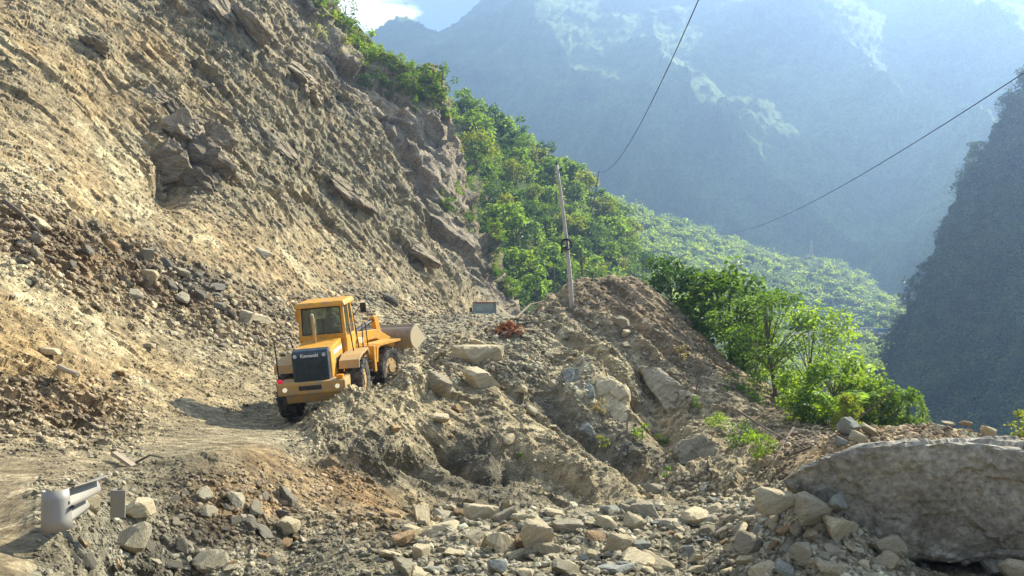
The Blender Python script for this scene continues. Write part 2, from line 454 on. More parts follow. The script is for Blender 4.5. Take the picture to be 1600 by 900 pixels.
D = np.zeros(NR * NC, np.float32)
f = lambda a: a.ravel().astype(np.float32)
o1, t1, e1 = cells(bedded(Pf, 6.0, 2.2, 1.1), 1)
o2, t2, e2 = cells(bedded(Pf, 1.9, 0.62, 0.42) + 0.25 * np.stack([fbm(Pf * .8, 2, 5)] * 3, -1), 2)
o3, t3, e3 = cells(bedded(Pf, 0.7, 0.30, 0.18), 3)
o4, t4, e4 = cells(Pf / 0.16, 4)
big = fbm(bedded(Pf, 11, 4.5, 3), 4, 21)
def ledge(sp, seed):
    """stepped edges of the tilted beds: slow rise, sharp drop, broken up along their length"""
    c = Pf @ BED / sp + 0.28 * fbm(bedded(Pf, 5, 2.5, 2.0), 3, 200 + seed)
    t = c - np.floor(c)
    return (t * (1 - smooth(0.80, 0.97, t)) - 0.35) * np.clip(0.75 + 0.9 * vnoise(bedded(Pf, 4, 2, 1.2), 210 + seed), 0, 1.4)
D += f(rocky) * (0.26 * o1 + 0.34 * t1 + 0.15 * o2 + 0.22 * t2 + 0.7 * big + 0.12 * ledge(0.95, 1) + 0.05 * ledge(0.36, 2))
D += f(rocky * 0.9 + hill * 0.2 + mound * 0.6 + fore * 0.12) * (0.055 * o3 + 0.075 * t3)
D += f(mound) * (0.09 * o1 + 0.14 * t1 + 0.045 * o2 + 0.075 * t2 + 0.28 * big + 0.24 * ledge(1.9, 3) + 0.10 * ledge(0.62, 4))
D += f((1 - road) * 0.7 + 0.1) * (0.012 * o4 + 0.02 * t4)
o6, t6, e6 = cells(Pf / 0.6, 8)
D += f(hill * (1 - rocky)) * (0.05 * o6 + 0.10 * t6 + 0.12 * fbm(bedded(Pf, 7, 2.2, 2.2), 3, 31))
D += f(fore) * (0.02 * o2 + 0.03 * t2 + 0.12 * fbm(Pf * 1.1, 4, 41))
D += f(road) * 0.035 * fbm(Pf * np.array([0.5, 2.5, 1.0]), 4, 51)
# clods and ruts on the soil of the slope
soilc = hill * (blob(110, 660, 150, 70, 15, 11, 22) + 0.8 * blob(60, 390, 130, 45, 35) + 0.7 * blob(250, 440, 200, 40, 28))
D += f(np.clip(soilc, 0, 1)) * (0.20 * o3 + 0.22 * t3 + 0.36 * o2 * 0.5 + 0.2 * fbm(Pf * 1.3, 4, 61))
# outcrops standing out of the slope, hollows cut into the mound
def cut(px, py, rx, ry, rot, y0, y1, k=1.5):
    return np.clip(blob(px, py, rx, ry, rot, y0, y1) * k, 0, 1)
crop_ = np.clip(cut(305, 238, 40, 50, -30, 34, 54) + 0.8 * cut(150, 74, 26, 12, 25, 34, 62) + 0.8 * cut(245, 168, 34, 13, 30, 34, 58) + 0.7 * cut(185, 52, 18, 9, 25, 34, 62) + 0.8 * cut(352, 32, 44, 16, 38, 40, 75) + 0.7 * cut(330, 130, 34, 10, 40, 40, 60) + 0.8 * cut(455, 125, 40, 16, 48, 45, 75) + 0.7 * cut(535, 300, 44, 12, 35, 45, 75) + 0.5 * cut(620, 380, 40, 10, 35, 45, 80) + 0.6 * cut(440, 235, 40, 10, 35, 45, 65), 0, 1) * hill
D += f(crop_) * (0.30 + 0.12 * o1 + 0.15 * t1 + 0.12 * t2 + 0.1 * o2)
D += f(0.3 * blob(235, 170, 60, 26, 30, 36, 55) * hill + 0.4 * blob(380, 60, 60, 22, 42, 45, 70) * hill + 0.3 * blob(150, 80, 26, 20, 30, 36, 60) * hill)
D += f(0.4 * blob(470, 140, 50, 22, 50, 50, 75) * hill + 0.4 * blob(545, 300, 60, 18, 35, 45, 75) * hill)
D *= f(calm)
D -= f(1.7 * blob(268, 285, 26, 30, -30, 33, 50) * hill)
nz_ = vnoise(Pf * 1.6, 79).reshape(NR, NC)
def cut(px, py, rx, ry, rot, y0, y1, k=2.2):
    return np.clip(blob(px, py, rx, ry, rot, y0, y1) * k, 0, 1)
D -= f(0.8 * cut(752, 716, 52, 26, 18, 16, 24) * (0.7 + 0.5 * nz_) + 0.3 * cut(575, 738, 40, 11, 20, 14, 20) + 0.5 * cut(640, 728, 40, 10, 25, 14, 21) + 0.6 * cut(862, 740, 60, 15, 28, 16, 24) + 0.5 * cut(930, 690, 80, 12, 38, 17, 27) + 0.45 * cut(700, 690, 60, 7, 38, 16, 26) + 0.4 * cut(830, 640, 80, 7, 40, 20, 30) + 0.5 * cut(960, 600, 90, 8, 42, 22, 34))
D -= f(1.05 * blob(1030, 640, 26, 55, -28, 20, 31) + 0.55 * blob(905, 655, 80, 16, 40, 19, 29) + 0.45 * blob(990, 520, 70, 10, 42, 25, 35))
D += f(0.7 * blob(640, 600, 30, 14, 0, 21, 28) + 0.8 * blob(920, 590, 34, 46, 40, 24, 31) + 0.5 * blob(1000, 545, 80, 8, 42, 24, 34) + 0.45 * blob(1060, 560, 90, 8, 40, 25, 36))
# rills running down the mound
rill = fbm(np.stack([Pf @ STR / 0.9, Pf @ BED / 1.4, Pf @ DIP / 9.0], -1), 4, 71, ridged=True)
D += f(hill * (1 - 0.6 * rocky)) * 0.03 * rill + f(mound) * 0.05 * rill

W2 = (Pf + D[:, None] * NB.reshape(-1, 3)).reshape(NR, NC, 3)

# --- albedo of the ground (soil, shale, dust), shade painted in at the mound hollow and roadside pile
TAN = np.array([0.395, 0.295, 0.175]); GREY = np.array([0.285, 0.255, 0.19]); BROWN = np.array([0.255, 0.165, 0.095])
SHALE = np.array([0.135, 0.13, 0.115]); PALE = np.array([0.52, 0.455, 0.32]); ORANGE = np.array([0.46, 0.325, 0.16])
C = np.tile(GREY, (NR * NC, 1)).astype(np.float32)
def lay(c, m):
    global C
    m = np.clip(m, 0, 1).ravel()[:, None].astype(np.float32)
    C = C * (1 - m) + np.asarray(c, np.float32) * m
nA = fbm(Pf * 0.22, 4, 81).reshape(NR, NC); nB_ = fbm(Pf * 0.9, 4, 85).reshape(NR, NC); nC_ = fbm(bedded(Pf, 5, 3, 0.6), 4, 91).reshape(NR, NC)
lay(TAN, hill * (0.8 + 0.6 * nA))
lay(PALE, hill * smooth(0.05, 0.45, nC_) * 0.7)
lay(GREY * .95, rocky * (0.35 + 0.65 * smooth(150, 420, PXB)) * (0.8 + 0.6 * nB_))
lay(SHALE * 1.3, rocky * smooth(0.12, 0.5, -nC_) * 0.75)
lay(ORANGE, hill * smooth(0.0, 0.5, nA - 0.3 * nB_) * (1 - smooth(150, 420, PXB)) * 0.55)
lay(np.array([0.235, 0.205, 0.155]), crop_ * 0.85)
lay(BROWN * 0.85, np.clip(soilc * 1.3, 0, 1) * (0.75 + 0.6 * nB_))
lay(SHALE * 1.2, hill * np.clip(blob(300, 430, 260, 38, 27) + blob(560, 470, 120, 30, 8), 0, 1) * (0.45 + 0.8 * nB_))
lay(GREY * 1.15, hill * blob(360, 570, 150, 60, 20) * 0.7)
lay(np.array([0.40, 0.335, 0.225]), mound * 0.85)
lay(GREY * .95, mound * smooth(-0.1, 0.4, nC_) * 0.8)
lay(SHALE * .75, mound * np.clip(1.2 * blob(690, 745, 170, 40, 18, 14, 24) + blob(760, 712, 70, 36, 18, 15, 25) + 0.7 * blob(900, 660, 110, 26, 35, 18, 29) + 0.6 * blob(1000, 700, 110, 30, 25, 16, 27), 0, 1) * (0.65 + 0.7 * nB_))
lay(SHALE * .5, mound * np.clip(0.9 * blob(755, 716, 60, 28, 18, 15, 25) + 0.7 * blob(690, 755, 120, 18, 18, 13, 22) + 0.8 * blob(870, 640, 60, 14, 38, 19, 29), 0, 0.8) * (0.7 + 0.5 * nB_))  # wet dark shale; the hollow's shade is painted into this colour too
lay(np.array([0.29, 0.215, 0.145]), mound * np.clip(blob(960, 470, 130, 50, 22, 28, 38) + blob(1110, 560, 90, 50, 35, 26, 38), 0, 1) * (0.75 + 0.5 * nB_))
lay(PALE, mound * np.clip(blob(930, 610, 50, 48, 40, 22, 31) + 0.6 * blob(860, 545, 60, 24, -30, 26, 32), 0, 1) * 0.65)
lay(GREY * .78, fore * (0.8 + 0.6 * nB_))
lay(GREY * 1.15, fore * smooth(600, 720, PXB) * 0.8)
lay(SHALE * 1.15, fore * np.clip(blob(260, 850, 190, 70, -15), 0, 1) * 0.8)  # grey shale of the roadside pile, darkened to paint in the pile's shaded side
lay(np.array([0.26, 0.165, 0.085]), np.clip(1.4 * blob(540, 770, 120, 46, 10, 8, 17) + 1.3 * blob(390, 765, 95, 60, -15, 7, 16), 0, 1) * (0.85 + 0.5 * nB_))
lay(np.array([0.27, 0.20, 0.13]), smooth(1150, 1230, PXB) * smooth(11, 13, YB) * 0.8)
lay(np.array([0.42, 0.28, 0.15]), smooth(1200, 1260, PXB) * smooth(8.6, 9, YB) * (1 - smooth(11, 12.5, YB)) * 0.8)
lay(np.array([0.31, 0.255, 0.18]), road * 0.95)
lay(np.array([0.22, 0.165, 0.105]), road * smooth(0.15, 0.5, fbm(Pf * np.array([0.35, 2.2, 1]), 4, 95).reshape(NR, NC)) * 0.7)
o5, t5, e5 = cells(Pf / 0.45 + 0.5 * np.stack([fbm(Pf * 1.5, 2, 7)] * 3, -1), 6)
stone = np.exp(0.10 * o2 + 0.13 * o3 + 0.30 * o4 + 0.24 * o5 - 0.10)[:, None]
C = np.clip(C * stone * np.array([1.05, 1.0, 0.83], np.float32), 0.02, 0.62)

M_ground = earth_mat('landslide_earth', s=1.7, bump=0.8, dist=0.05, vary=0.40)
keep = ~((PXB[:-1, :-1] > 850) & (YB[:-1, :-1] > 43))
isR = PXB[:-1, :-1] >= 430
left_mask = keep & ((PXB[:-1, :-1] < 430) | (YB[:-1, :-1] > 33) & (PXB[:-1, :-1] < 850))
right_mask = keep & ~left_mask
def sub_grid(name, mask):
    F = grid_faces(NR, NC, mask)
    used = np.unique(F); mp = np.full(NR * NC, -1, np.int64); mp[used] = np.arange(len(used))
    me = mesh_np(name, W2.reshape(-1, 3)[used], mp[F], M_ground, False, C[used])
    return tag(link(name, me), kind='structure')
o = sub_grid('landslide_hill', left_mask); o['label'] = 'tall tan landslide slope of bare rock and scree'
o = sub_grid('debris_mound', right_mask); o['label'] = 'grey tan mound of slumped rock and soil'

PX2, PY2 = proj(W2)
def pick(px, py, y0=0, y1=200):
    """first ground point met along the sight line of a pixel, with the ground normal"""
    j = int(np.clip(np.searchsorted(npx, px), 1, NC - 1))
    if abs(npx[j - 1] - px) < abs(npx[j] - px): j -= 1
    c = PY2[:, j]
    i = np.nonzero((c <= py) & (nY >= y0) & (nY <= y1))[0]
    i = int(i[0]) if len(i) else int(np.argmin(np.abs(c - py)))
    return Vector(W2[i, j]), Vector(NB[i, j])
def ground_z(x, y):
    i = int(np.clip(np.searchsorted(nY, y), 0, NR - 1)); j = int(np.clip(np.searchsorted(npx, 800 + FPX * x / y * CP), 0, NC - 1))
    return float(W2[i, j, 2])
# ------------------------------------------------------------------ farther slopes
def skirted(Wg, drop):
    """the grid with its rim carried straight down, so every hill is a solid landform"""
    g = np.pad(Wg, ((1, 1), (1, 1), (0, 0)), mode='edge')
    for sl in (np.s_[0, :], np.s_[-1, :], np.s_[:, 0], np.s_[:, -1]):
        g[sl][..., 2] = drop
    return g
VALLEY = -95.0
def slope(name, cols_, pxs, Ys, disp, colfn, mat, label):
    Wg, A = field(cols_, pxs, Ys)
    n = grid_normals(Wg); P = Wg.reshape(-1, 3)
    px = np.tile(pxs[None], (len(Ys), 1)); Yg = np.tile(Ys[:, None], (1, len(pxs)))
    d = disp(P, px, A, Yg).reshape(len(Ys), len(pxs))
    Wd = Wg + d[..., None] * n
    c = colfn(P, px, A, Yg, n).reshape(len(Ys), len(pxs), 3)
    Ws = skirted(Wd, VALLEY - 2); cs = np.pad(c, ((1, 1), (1, 1), (0, 0)), mode='edge')
    me = mesh_np(name, Ws.reshape(-1, 3), grid_faces(*Ws.shape[:2]), mat, True, cs.reshape(-1, 3))
    o = tag(link(name, me), label, kind='structure')
    return Wd, grid_normals(Wd), A

def mixc(a, b, m):
    m = np.clip(m, 0, 1)[..., None]
    return np.asarray(a) * (1 - m) + np.asarray(b) * m

M_hill = earth_mat('hillside_cover', s=0.25, bump=0.9, dist=0.4, vary=0.4)
M_far = earth_mat('far_mountain_cover', s=0.03, bump=0.6, dist=3.0, vary=0.35)
GREEN_E = (0.07, 0.10, 0.025)

CLIFF = {
 420: [(84, 100), (88, 50), (92, -60), (100, -120), (128, -150)],
 480: [(84, 180), (90, 110), (93, 60), (95, 10), (98, -20), (110, -20), (128, 20)],
 520: [(86, 210), (92, 160), (95, 105), (97, 60), (100, 28), (104, 18), (115, 50), (128, 70)],
 560: [(86, 260), (92, 200), (95, 160), (98, 115), (101, 70), (105, 58), (115, 90), (128, 110)],
 600: [(88, 310), (93, 240), (96, 190), (99, 135), (102, 95), (106, 84), (115, 120), (128, 150)],
 650: [(88, 370), (92, 310), (95, 270), (98, 190), (101, 145), (104, 112), (107, 104), (115, 150), (128, 190)],
 695: [(88, 400), (91, 335), (94, 318), (97, 290), (100, 215), (103, 160), (106, 134), (109, 136), (114, 230), (128, 300)],
 730: [(88, 430), (91, 372), (93, 352), (97, 350), (104, 350), (112, 350), (128, 350)],
 780: [(88, 480), (91, 445), (93, 420), (96, 430), (104, 450), (128, 450)],
 810: [(88, 520), (94, 510), (104, 500), (128, 490)],
}
def cliff_disp(P, px, A, Y):
    a, b, e = cells(bedded(P, 7, 4, 3.2), 101)
    a2, b2, e2 = cells(bedded(P, 2.4, 1.6, 1.1), 102)
    return 0.9 * a + 1.3 * b + 0.45 * a2 + 0.55 * b2 + 0.7 * fbm(P * 0.3, 4, 103)
def cliff_col(P, px, A, Y, n):
    n1 = fbm(P * 0.15, 4, 111).reshape(px.shape)
    c = mixc((0.45, 0.37, 0.25), (0.29, 0.24, 0.165), 0.5 + 1.1 * n1)
    c = mixc(c, (0.50, 0.39, 0.25), np.exp(-(((px - 590) / 40) ** 2 + ((A - 165) / 40) ** 2)) * 0.9)
    flat = smooth(0.50, 0.75, n[..., 2])
    return mixc(c, (0.11, 0.13, 0.05), flat * (0.8 + n1))
Wc, Nc, Ac = slope('rock_cliff', CLIFF, np.arange(425, 812, 1.8), np.exp(np.arange(math.log(84.5), math.log(127), 0.0016)), cliff_disp, cliff_col, M_hill, 'tall shaded rock cliff with bushes along its crest')

GREENHILL = {
 660: [(108, 400), (118, 330), (132, 260), (145, 205), (152, 190), (160, 195), (200, 240), (265, 260)],
 720: [(108, 440), (118, 350), (130, 265), (145, 200), (152, 182), (160, 188), (200, 240), (265, 260)],
 760: [(108, 470), (118, 405), (130, 315), (145, 238), (155, 200), (165, 205), (200, 250), (265, 270)],
 820: [(108, 490), (120, 450), (135, 370), (150, 292), (162, 246), (170, 248), (210, 290), (265, 310)],
 870: [(108, 505), (122, 470), (138, 398), (153, 330), (166, 282), (175, 284), (210, 310), (265, 330)],
 930: [(112, 520), (130, 478), (145, 420), (160, 362), (172, 322), (180, 324), (220, 350), (265, 370)],
 970: [(112, 540), (130, 500), (150, 448), (165, 400), (178, 362), (186, 364), (220, 390), (265, 405)],
 1020: [(112, 570), (140, 520), (165, 470), (180, 440), (190, 436), (220, 450), (265, 460)],
 1100: [(115, 610), (150, 565), (190, 525), (220, 515), (265, 515)],
 1250: [(115, 710), (190, 650), (265, 620)],
}
def gh_disp(P, px, A, Y):
    a, b, e = cells(P / 6.0, 121)
    return 0.5 * b + 1.6 * fbm(P * 0.09, 4, 122)
def gh_col(P, px, A, Y, n):
    n1 = fbm(P * 0.1, 4, 131).reshape(px.shape); n2 = fbm(P * 0.5, 3, 132).reshape(px.shape)
    c = mixc((0.085, 0.125, 0.03), (0.045, 0.07, 0.02), 0.5 + n1)
    return mixc(c, (0.30, 0.25, 0.16), smooth(0.22, 0.4, n1 + 0.35 * n2) * 0.8)
Wg_, Ng_, Ag_ = slope('green_hillside', GREENHILL, np.arange(665, 1245, 3.0), np.exp(np.arange(math.log(109), math.log(262), 0.006)), gh_disp, gh_col, M_hill, 'steep hillside overgrown with bright green trees')

VALLEYRIDGE = {
 840: [(215, 500), (300, 420), (370, 330), (410, 300), (430, 300), (500, 330), (650, 350)],
 950: [(215, 510), (300, 440), (380, 355), (430, 318), (445, 318), (520, 345), (650, 375)],
 1050: [(215, 540), (300, 480), (390, 395), (455, 342), (470, 342), (550, 375), (650, 395)],
 1150: [(215, 580), (320, 505), (410, 435), (480, 374), (500, 374), (580, 405), (650, 425)],
 1250: [(215, 630), (320, 565), (372, 537), (386, 523), (394, 521), (430, 462), (500, 402), (515, 400), (600, 435), (650, 445)],
 1330: [(215, 650), (320, 580), (376, 537), (390, 523), (398, 521), (440, 465), (510, 417), (525, 416), (600, 445), (650, 465)],
 1400: [(215, 670), (320, 595), (380, 547), (394, 523), (402, 521), (440, 496), (490, 474), (505, 476), (600, 525), (650, 545)],
 1445: [(215, 690), (320, 625), (400, 575), (450, 530), (480, 520), (520, 530), (650, 585)],
 1520: [(215, 730), (400, 650), (500, 610), (650, 610)],
}
def vr_disp(P, px, A, Y):
    a, b, e = cells(P / 7.0, 141)
    flat = np.exp(-((A.ravel() - 521) / 5.0) ** 2) * (px.ravel() > 1180)
    return (3.0 * (0.5 - np.clip(1 - e * 1.6, 0, 1)) + 5 * fbm(P * 0.02, 4, 142) + 1.2 * a) * (1 - flat)
def vr_col(P, px, A, Y, n):
    n1 = fbm(P * 0.03, 4, 151).reshape(px.shape); n2 = fbm(P * 0.2, 3, 152).reshape(px.shape)
    c = mixc((0.12, 0.18, 0.04), (0.08, 0.125, 0.03), 0.5 + n1 + .6 * n2)
    return mixc(c, (0.20, 0.17, 0.12), np.exp(-((A - 522) / 2.2) ** 2) * (px > 1190) * (px < 1420))
Wv, Nv, Av = slope('valley_ridge', VALLEYRIDGE, np.arange(845, 1516, 2.8), np.exp(np.arange(math.log(218), math.log(648), 0.0045)), vr_disp, vr_col, M_hill, 'long green forested ridge with a road cut along its foot')

DARKHILL = {
 1340: [(128, 780), (200, 710), (250, 650), (300, 630), (425, 630)],
 1385: [(128, 760), (190, 690), (230, 630), (262, 585), (280, 578), (340, 600), (425, 610)],
 1418: [(128, 750), (180, 700), (225, 610), (255, 512), (268, 490), (275, 490), (340, 530), (425, 570)],
 1450: [(128, 740), (180, 690), (220, 590), (250, 460), (265, 410), (275, 408), (340, 450), (425, 490)],
 1500: [(128, 735), (180, 665), (220, 540), (250, 380), (268, 296), (280, 296), (340, 340), (425, 390)],
 1550: [(128, 730), (175, 645), (215, 490), (250, 300), (268, 214), (285, 214), (340, 250), (425, 300)],
 1600: [(128, 725), (170, 625), (210, 450), (245, 250), (268, 146), (290, 140), (340, 170), (425, 210)],
 1750: [(120, 715), (160, 605), (200, 390), (240, 160), (280, 0), (320, -40), (425, -40)],
 1930: [(112, 710), (150, 570), (190, 360), (240, 90), (300, -140), (425, -190)],
}
def dh_disp(P, px, A, Y):
    a, b, e = cells(P / 5.0, 161)
    return 2.0 * (0.5 - np.clip(1 - e * 1.5, 0, 1)) + 6 * fbm(P * 0.03, 5, 162, ridged=True) - 5 + 3 * fbm(P * 0.09, 3, 163)
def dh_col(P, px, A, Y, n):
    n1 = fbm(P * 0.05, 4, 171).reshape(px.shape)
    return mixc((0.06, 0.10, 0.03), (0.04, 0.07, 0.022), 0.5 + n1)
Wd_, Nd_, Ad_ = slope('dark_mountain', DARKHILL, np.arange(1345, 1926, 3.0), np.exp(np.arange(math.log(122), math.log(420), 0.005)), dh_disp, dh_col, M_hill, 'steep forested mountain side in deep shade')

FAR_WALL = [(450, 590), (560, 505), (680, 400), (800, 300), (930, 150), (1050, 0), (1110, -55), (1160, -58), (1400, 60), (1900, 200)]
def far_fac(x):                       # the wall comes nearer to the right
    return float(np.interp(x, [200, 600, 900, 1200, 1500, 1980], [1.25, 1.18, 1.10, 1.02, 0.96, 0.84]))
FAR = {px: [(Y * far_fac(px), py) for Y, py in FAR_WALL] for px in (780, 900, 1050, 1200, 1350, 1500, 1650, 1980)}
for px, top in ((200, 30), (500, 46), (590, 46), (622, 32), (690, 56), (735, 30)):
    FAR[px] = [(Y * far_fac(px), py) for Y, py in FAR_WALL if py > top + 40] + [(1035 * far_fac(px), top), (1110 * far_fac(px), top + 8), (1400 * far_fac(px), top + 80), (1900 * far_fac(px), 220)]
def spur(P, line, width, height):
    """spur running out of the mountain wall: a sharp-crested buttress along a ground line"""
    best = np.zeros(len(P), np.float32)
    wp = np.array([w[1] for w in FAR_WALL[:7]])[::-1]; wy = np.array([w[0] for w in FAR_WALL[:7]], float)[::-1]
    L_ = [at(q[0], q[1], float(np.interp(q[1], wp, wy)) * far_fac(q[0])) for q in line]
    nseg = len(L_) - 1
    for si, (a, b) in enumerate(zip(L_[:-1], L_[1:])):
        ax, ay, bx, by = a.x, a.y, b.x, b.y
        dx, dy = bx - ax, by - ay
        t = np.clip(((P[:, 0] - ax) * dx + (P[:, 1] - ay) * dy) / (dx * dx + dy * dy), 0, 1)
        d = np.hypot(P[:, 0] - ax - t * dx, P[:, 1] - ay - t * dy)
        side = dx * (P[:, 1] - ay) - dy * (P[:, 0] - ax)
        best = np.maximum(best, np.clip(1 - d / np.where(side > 0, width * 2.2, width * 0.7), 0, 1) * (0.15 + 0.85 * smooth(0, 0.45, (si + t) / nseg)))
    return height * best
def far_disp(P, px, A, Y):
    wob = P + 26 * np.stack([fbm(P * 0.011, 3, 181), fbm(P * 0.011, 3, 182), np.zeros(len(P))], -1)
    s = spur(wob, [(1235, 70), (1275, 150), (1350, 240), (1440, 300), (1510, 345)], 105, 62)
    s += spur(wob, [(1440, 300), (1455, 360), (1430, 430)], 60, 34)
    s += spur(wob, [(1275, 215), (1200, 290), (1130, 365)], 60, 26)
    s += spur(wob, [(750, 60), (800, 170), (900, 225), (1000, 260), (1075, 310)], 100, 58)
    s += spur(wob, [(900, 225), (960, 285), (1040, 340)], 60, 34)
    s += spur(wob, [(1000, 90), (1040, 160), (1065, 230)], 70, 34)
    s += spur(wob, [(1440, 30), (1500, 100), (1600, 190), (1700, 260)], 90, 48)
    s += spur(wob, [(1120, 0), (1150, 30), (1200, 75)], 70, 30)
    s += spur(wob, [(800, 20), (840, 75), (870, 130)], 60, 26)
    a, b, e = cells(P / 13.0, 183)
    back = smooth(-20, 60, A.ravel()) if False else 1.0
    top = smooth(60, -20, A.ravel())
    return 1.25 * s * (1 - 0.85 * top) + 11 * (1 - 0.6 * top) * fbm(P * 0.012, 4, 184) + 5.0 * (0.5 - np.clip(1 - e * 1.5, 0, 1)) + 2.8 * np.clip(cells(P / 6.0, 186)[2] * 1.6, 0, 1) + 2.5 * fbm(P * 0.05, 3, 185)
def far_col(P, px, A, Y, n):
    n1 = fbm(P * 0.012, 5, 191).reshape(px.shape)
    c = mixc((0.15, 0.23, 0.05), (0.09, 0.145, 0.035), 0.5 + 1.1 * n1)
    return mixc(c, (0.17, 0.25, 0.05), smooth(0.25, 0.5, n1))
Wf, Nf, Af = slope('far_mountain', FAR, np.concatenate([np.arange(210, 560, 12.0), np.arange(560, 1620, 3.4), np.arange(1630, 1976, 14.0)]), np.exp(np.concatenate([np.arange(math.log(335), math.log(1290), 0.0042), np.arange(math.log(1295), math.log(2100), 0.03)])), far_disp, far_col, M_far, 'huge blue mountain wall with sunlit green spurs')

# coarse ground of the valley side behind the mound, and the valley floor out to the horizon
cpx = np.linspace(846, 2700, 40); cY = np.exp(np.linspace(math.log(42.5), math.log(112), 30))
Wq, _ = field(NEAR, cpx, cY)
Wq[..., 2] -= 0.6
o = tag(link('valley_side', mesh_np('valley_side', Wq.reshape(-1, 3), grid_faces(30, 40), M_hill, True, np.tile((0.13, 0.12, 0.06), (1200, 1)))), kind='structure')
gx = np.linspace(-9000, 9000, 31)
gv = np.stack(np.meshgrid(gx, gx), -1).reshape(-1, 2)
gv = np.concatenate([gv, np.full((len(gv), 1), VALLEY)], 1)
o = tag(link('valley_floor', mesh_np('valley_floor', gv, grid_faces(31, 31), M_hill, False, np.tile((0.09, 0.10, 0.05), (961, 1)))), kind='structure')

# ------------------------------------------------------------------ rocks
def ico(sub):
    bm = bmesh.new(); bmesh.ops.create_icosphere(bm, subdivisions=sub, radius=1.0)
    V = np.array([v.co[:] for v in bm.verts]); F = np.array([[v.index for v in f.verts] for f in bm.faces]); bm.free()
    return V, F
ICO = {k: ico(k) for k in (1, 2, 3, 4)}

def rock_shape(seed, sub=2, flat=0.6, rough=0.035, planes=9):
    """angular stone: a ball cut by random planes, broken surface"""
    g = np.random.default_rng(seed)
    V, F = ICO[sub]
    n = g.normal(size=(planes, 3)); n /= np.linalg.norm(n, axis=1, keepdims=True)
    n = np.concatenate([n, [[0.1, 0, 1], [0, 0.12, -1]]]); n /= np.linalg.norm(n, axis=1, keepdims=True)
    h = np.concatenate([g.uniform(0.48, 0.95, planes), [0.55, 0.6]])
    q = V @ n.T
    r = np.min(np.where(q > 0.05, h / np.maximum(q, 0.05), 9), axis=1)
    r = np.minimum(r, 1.45)
    P = V * r[:, None]
    if sub >= 2:
        P = P * (1 + rough * fbm(P * 2.3 + seed * 3.1, 3, seed % 97)[:, None] + rough * 0.5 * fbm(P * np.array([1.5, 1.5, 9.0]) + seed, 2, seed % 89)[:, None])
    P = P / np.abs(P).max(0)
    P[:, 2] *= flat
    return P, F

M_rock = {
 'pale': earth_mat('pale_rock', s=1.6, bump=0.6, dist=0.03, base=(0.52, 0.43, 0.265), vary=0.3, strata=2),
 'grey': earth_mat('grey_rock', s=1.6, bump=0.6, dist=0.03, base=(0.37, 0.32, 0.215), vary=0.32, strata=2),
 'dark': earth_mat('dark_shale', s=1.6, bump=0.6, dist=0.03, base=(0.17, 0.152, 0.115), vary=0.35, strata=3),
 'blue': earth_mat('slate_rock', s=1.6, bump=0.6, dist=0.03, base=(0.31, 0.31, 0.255), vary=0.3, strata=2),
 'brown': earth_mat('earthy_rock', s=1.6, bump=0.6, dist=0.03, base=(0.34, 0.23, 0.12), vary=0.35, strata=1),
}
ROCKS = {}
def rock_mesh(kind, k, matname):
    key = (kind, k, matname)
    if key not in ROCKS:
        flat = {'block': 0.72, 'slab': 0.34, 'chip': 0.5}[kind]
        V, F = rock_shape(100 + k * 7 + len(kind), 3, flat)
        ROCKS[key] = mesh_np('rock', V, F, M_rock[matname])
    return ROCKS[key]

def ori(nrm, yaw, tilt=0.0, tiltdir=0.0):
    q = Vector((0, 0, 1)).rotation_difference(nrm)
    return (Euler((tilt * math.cos(tiltdir), tilt * math.sin(tiltdir), 0)).to_quaternion() @ q @ Euler((0, 0, yaw)).to_quaternion()).to_euler()

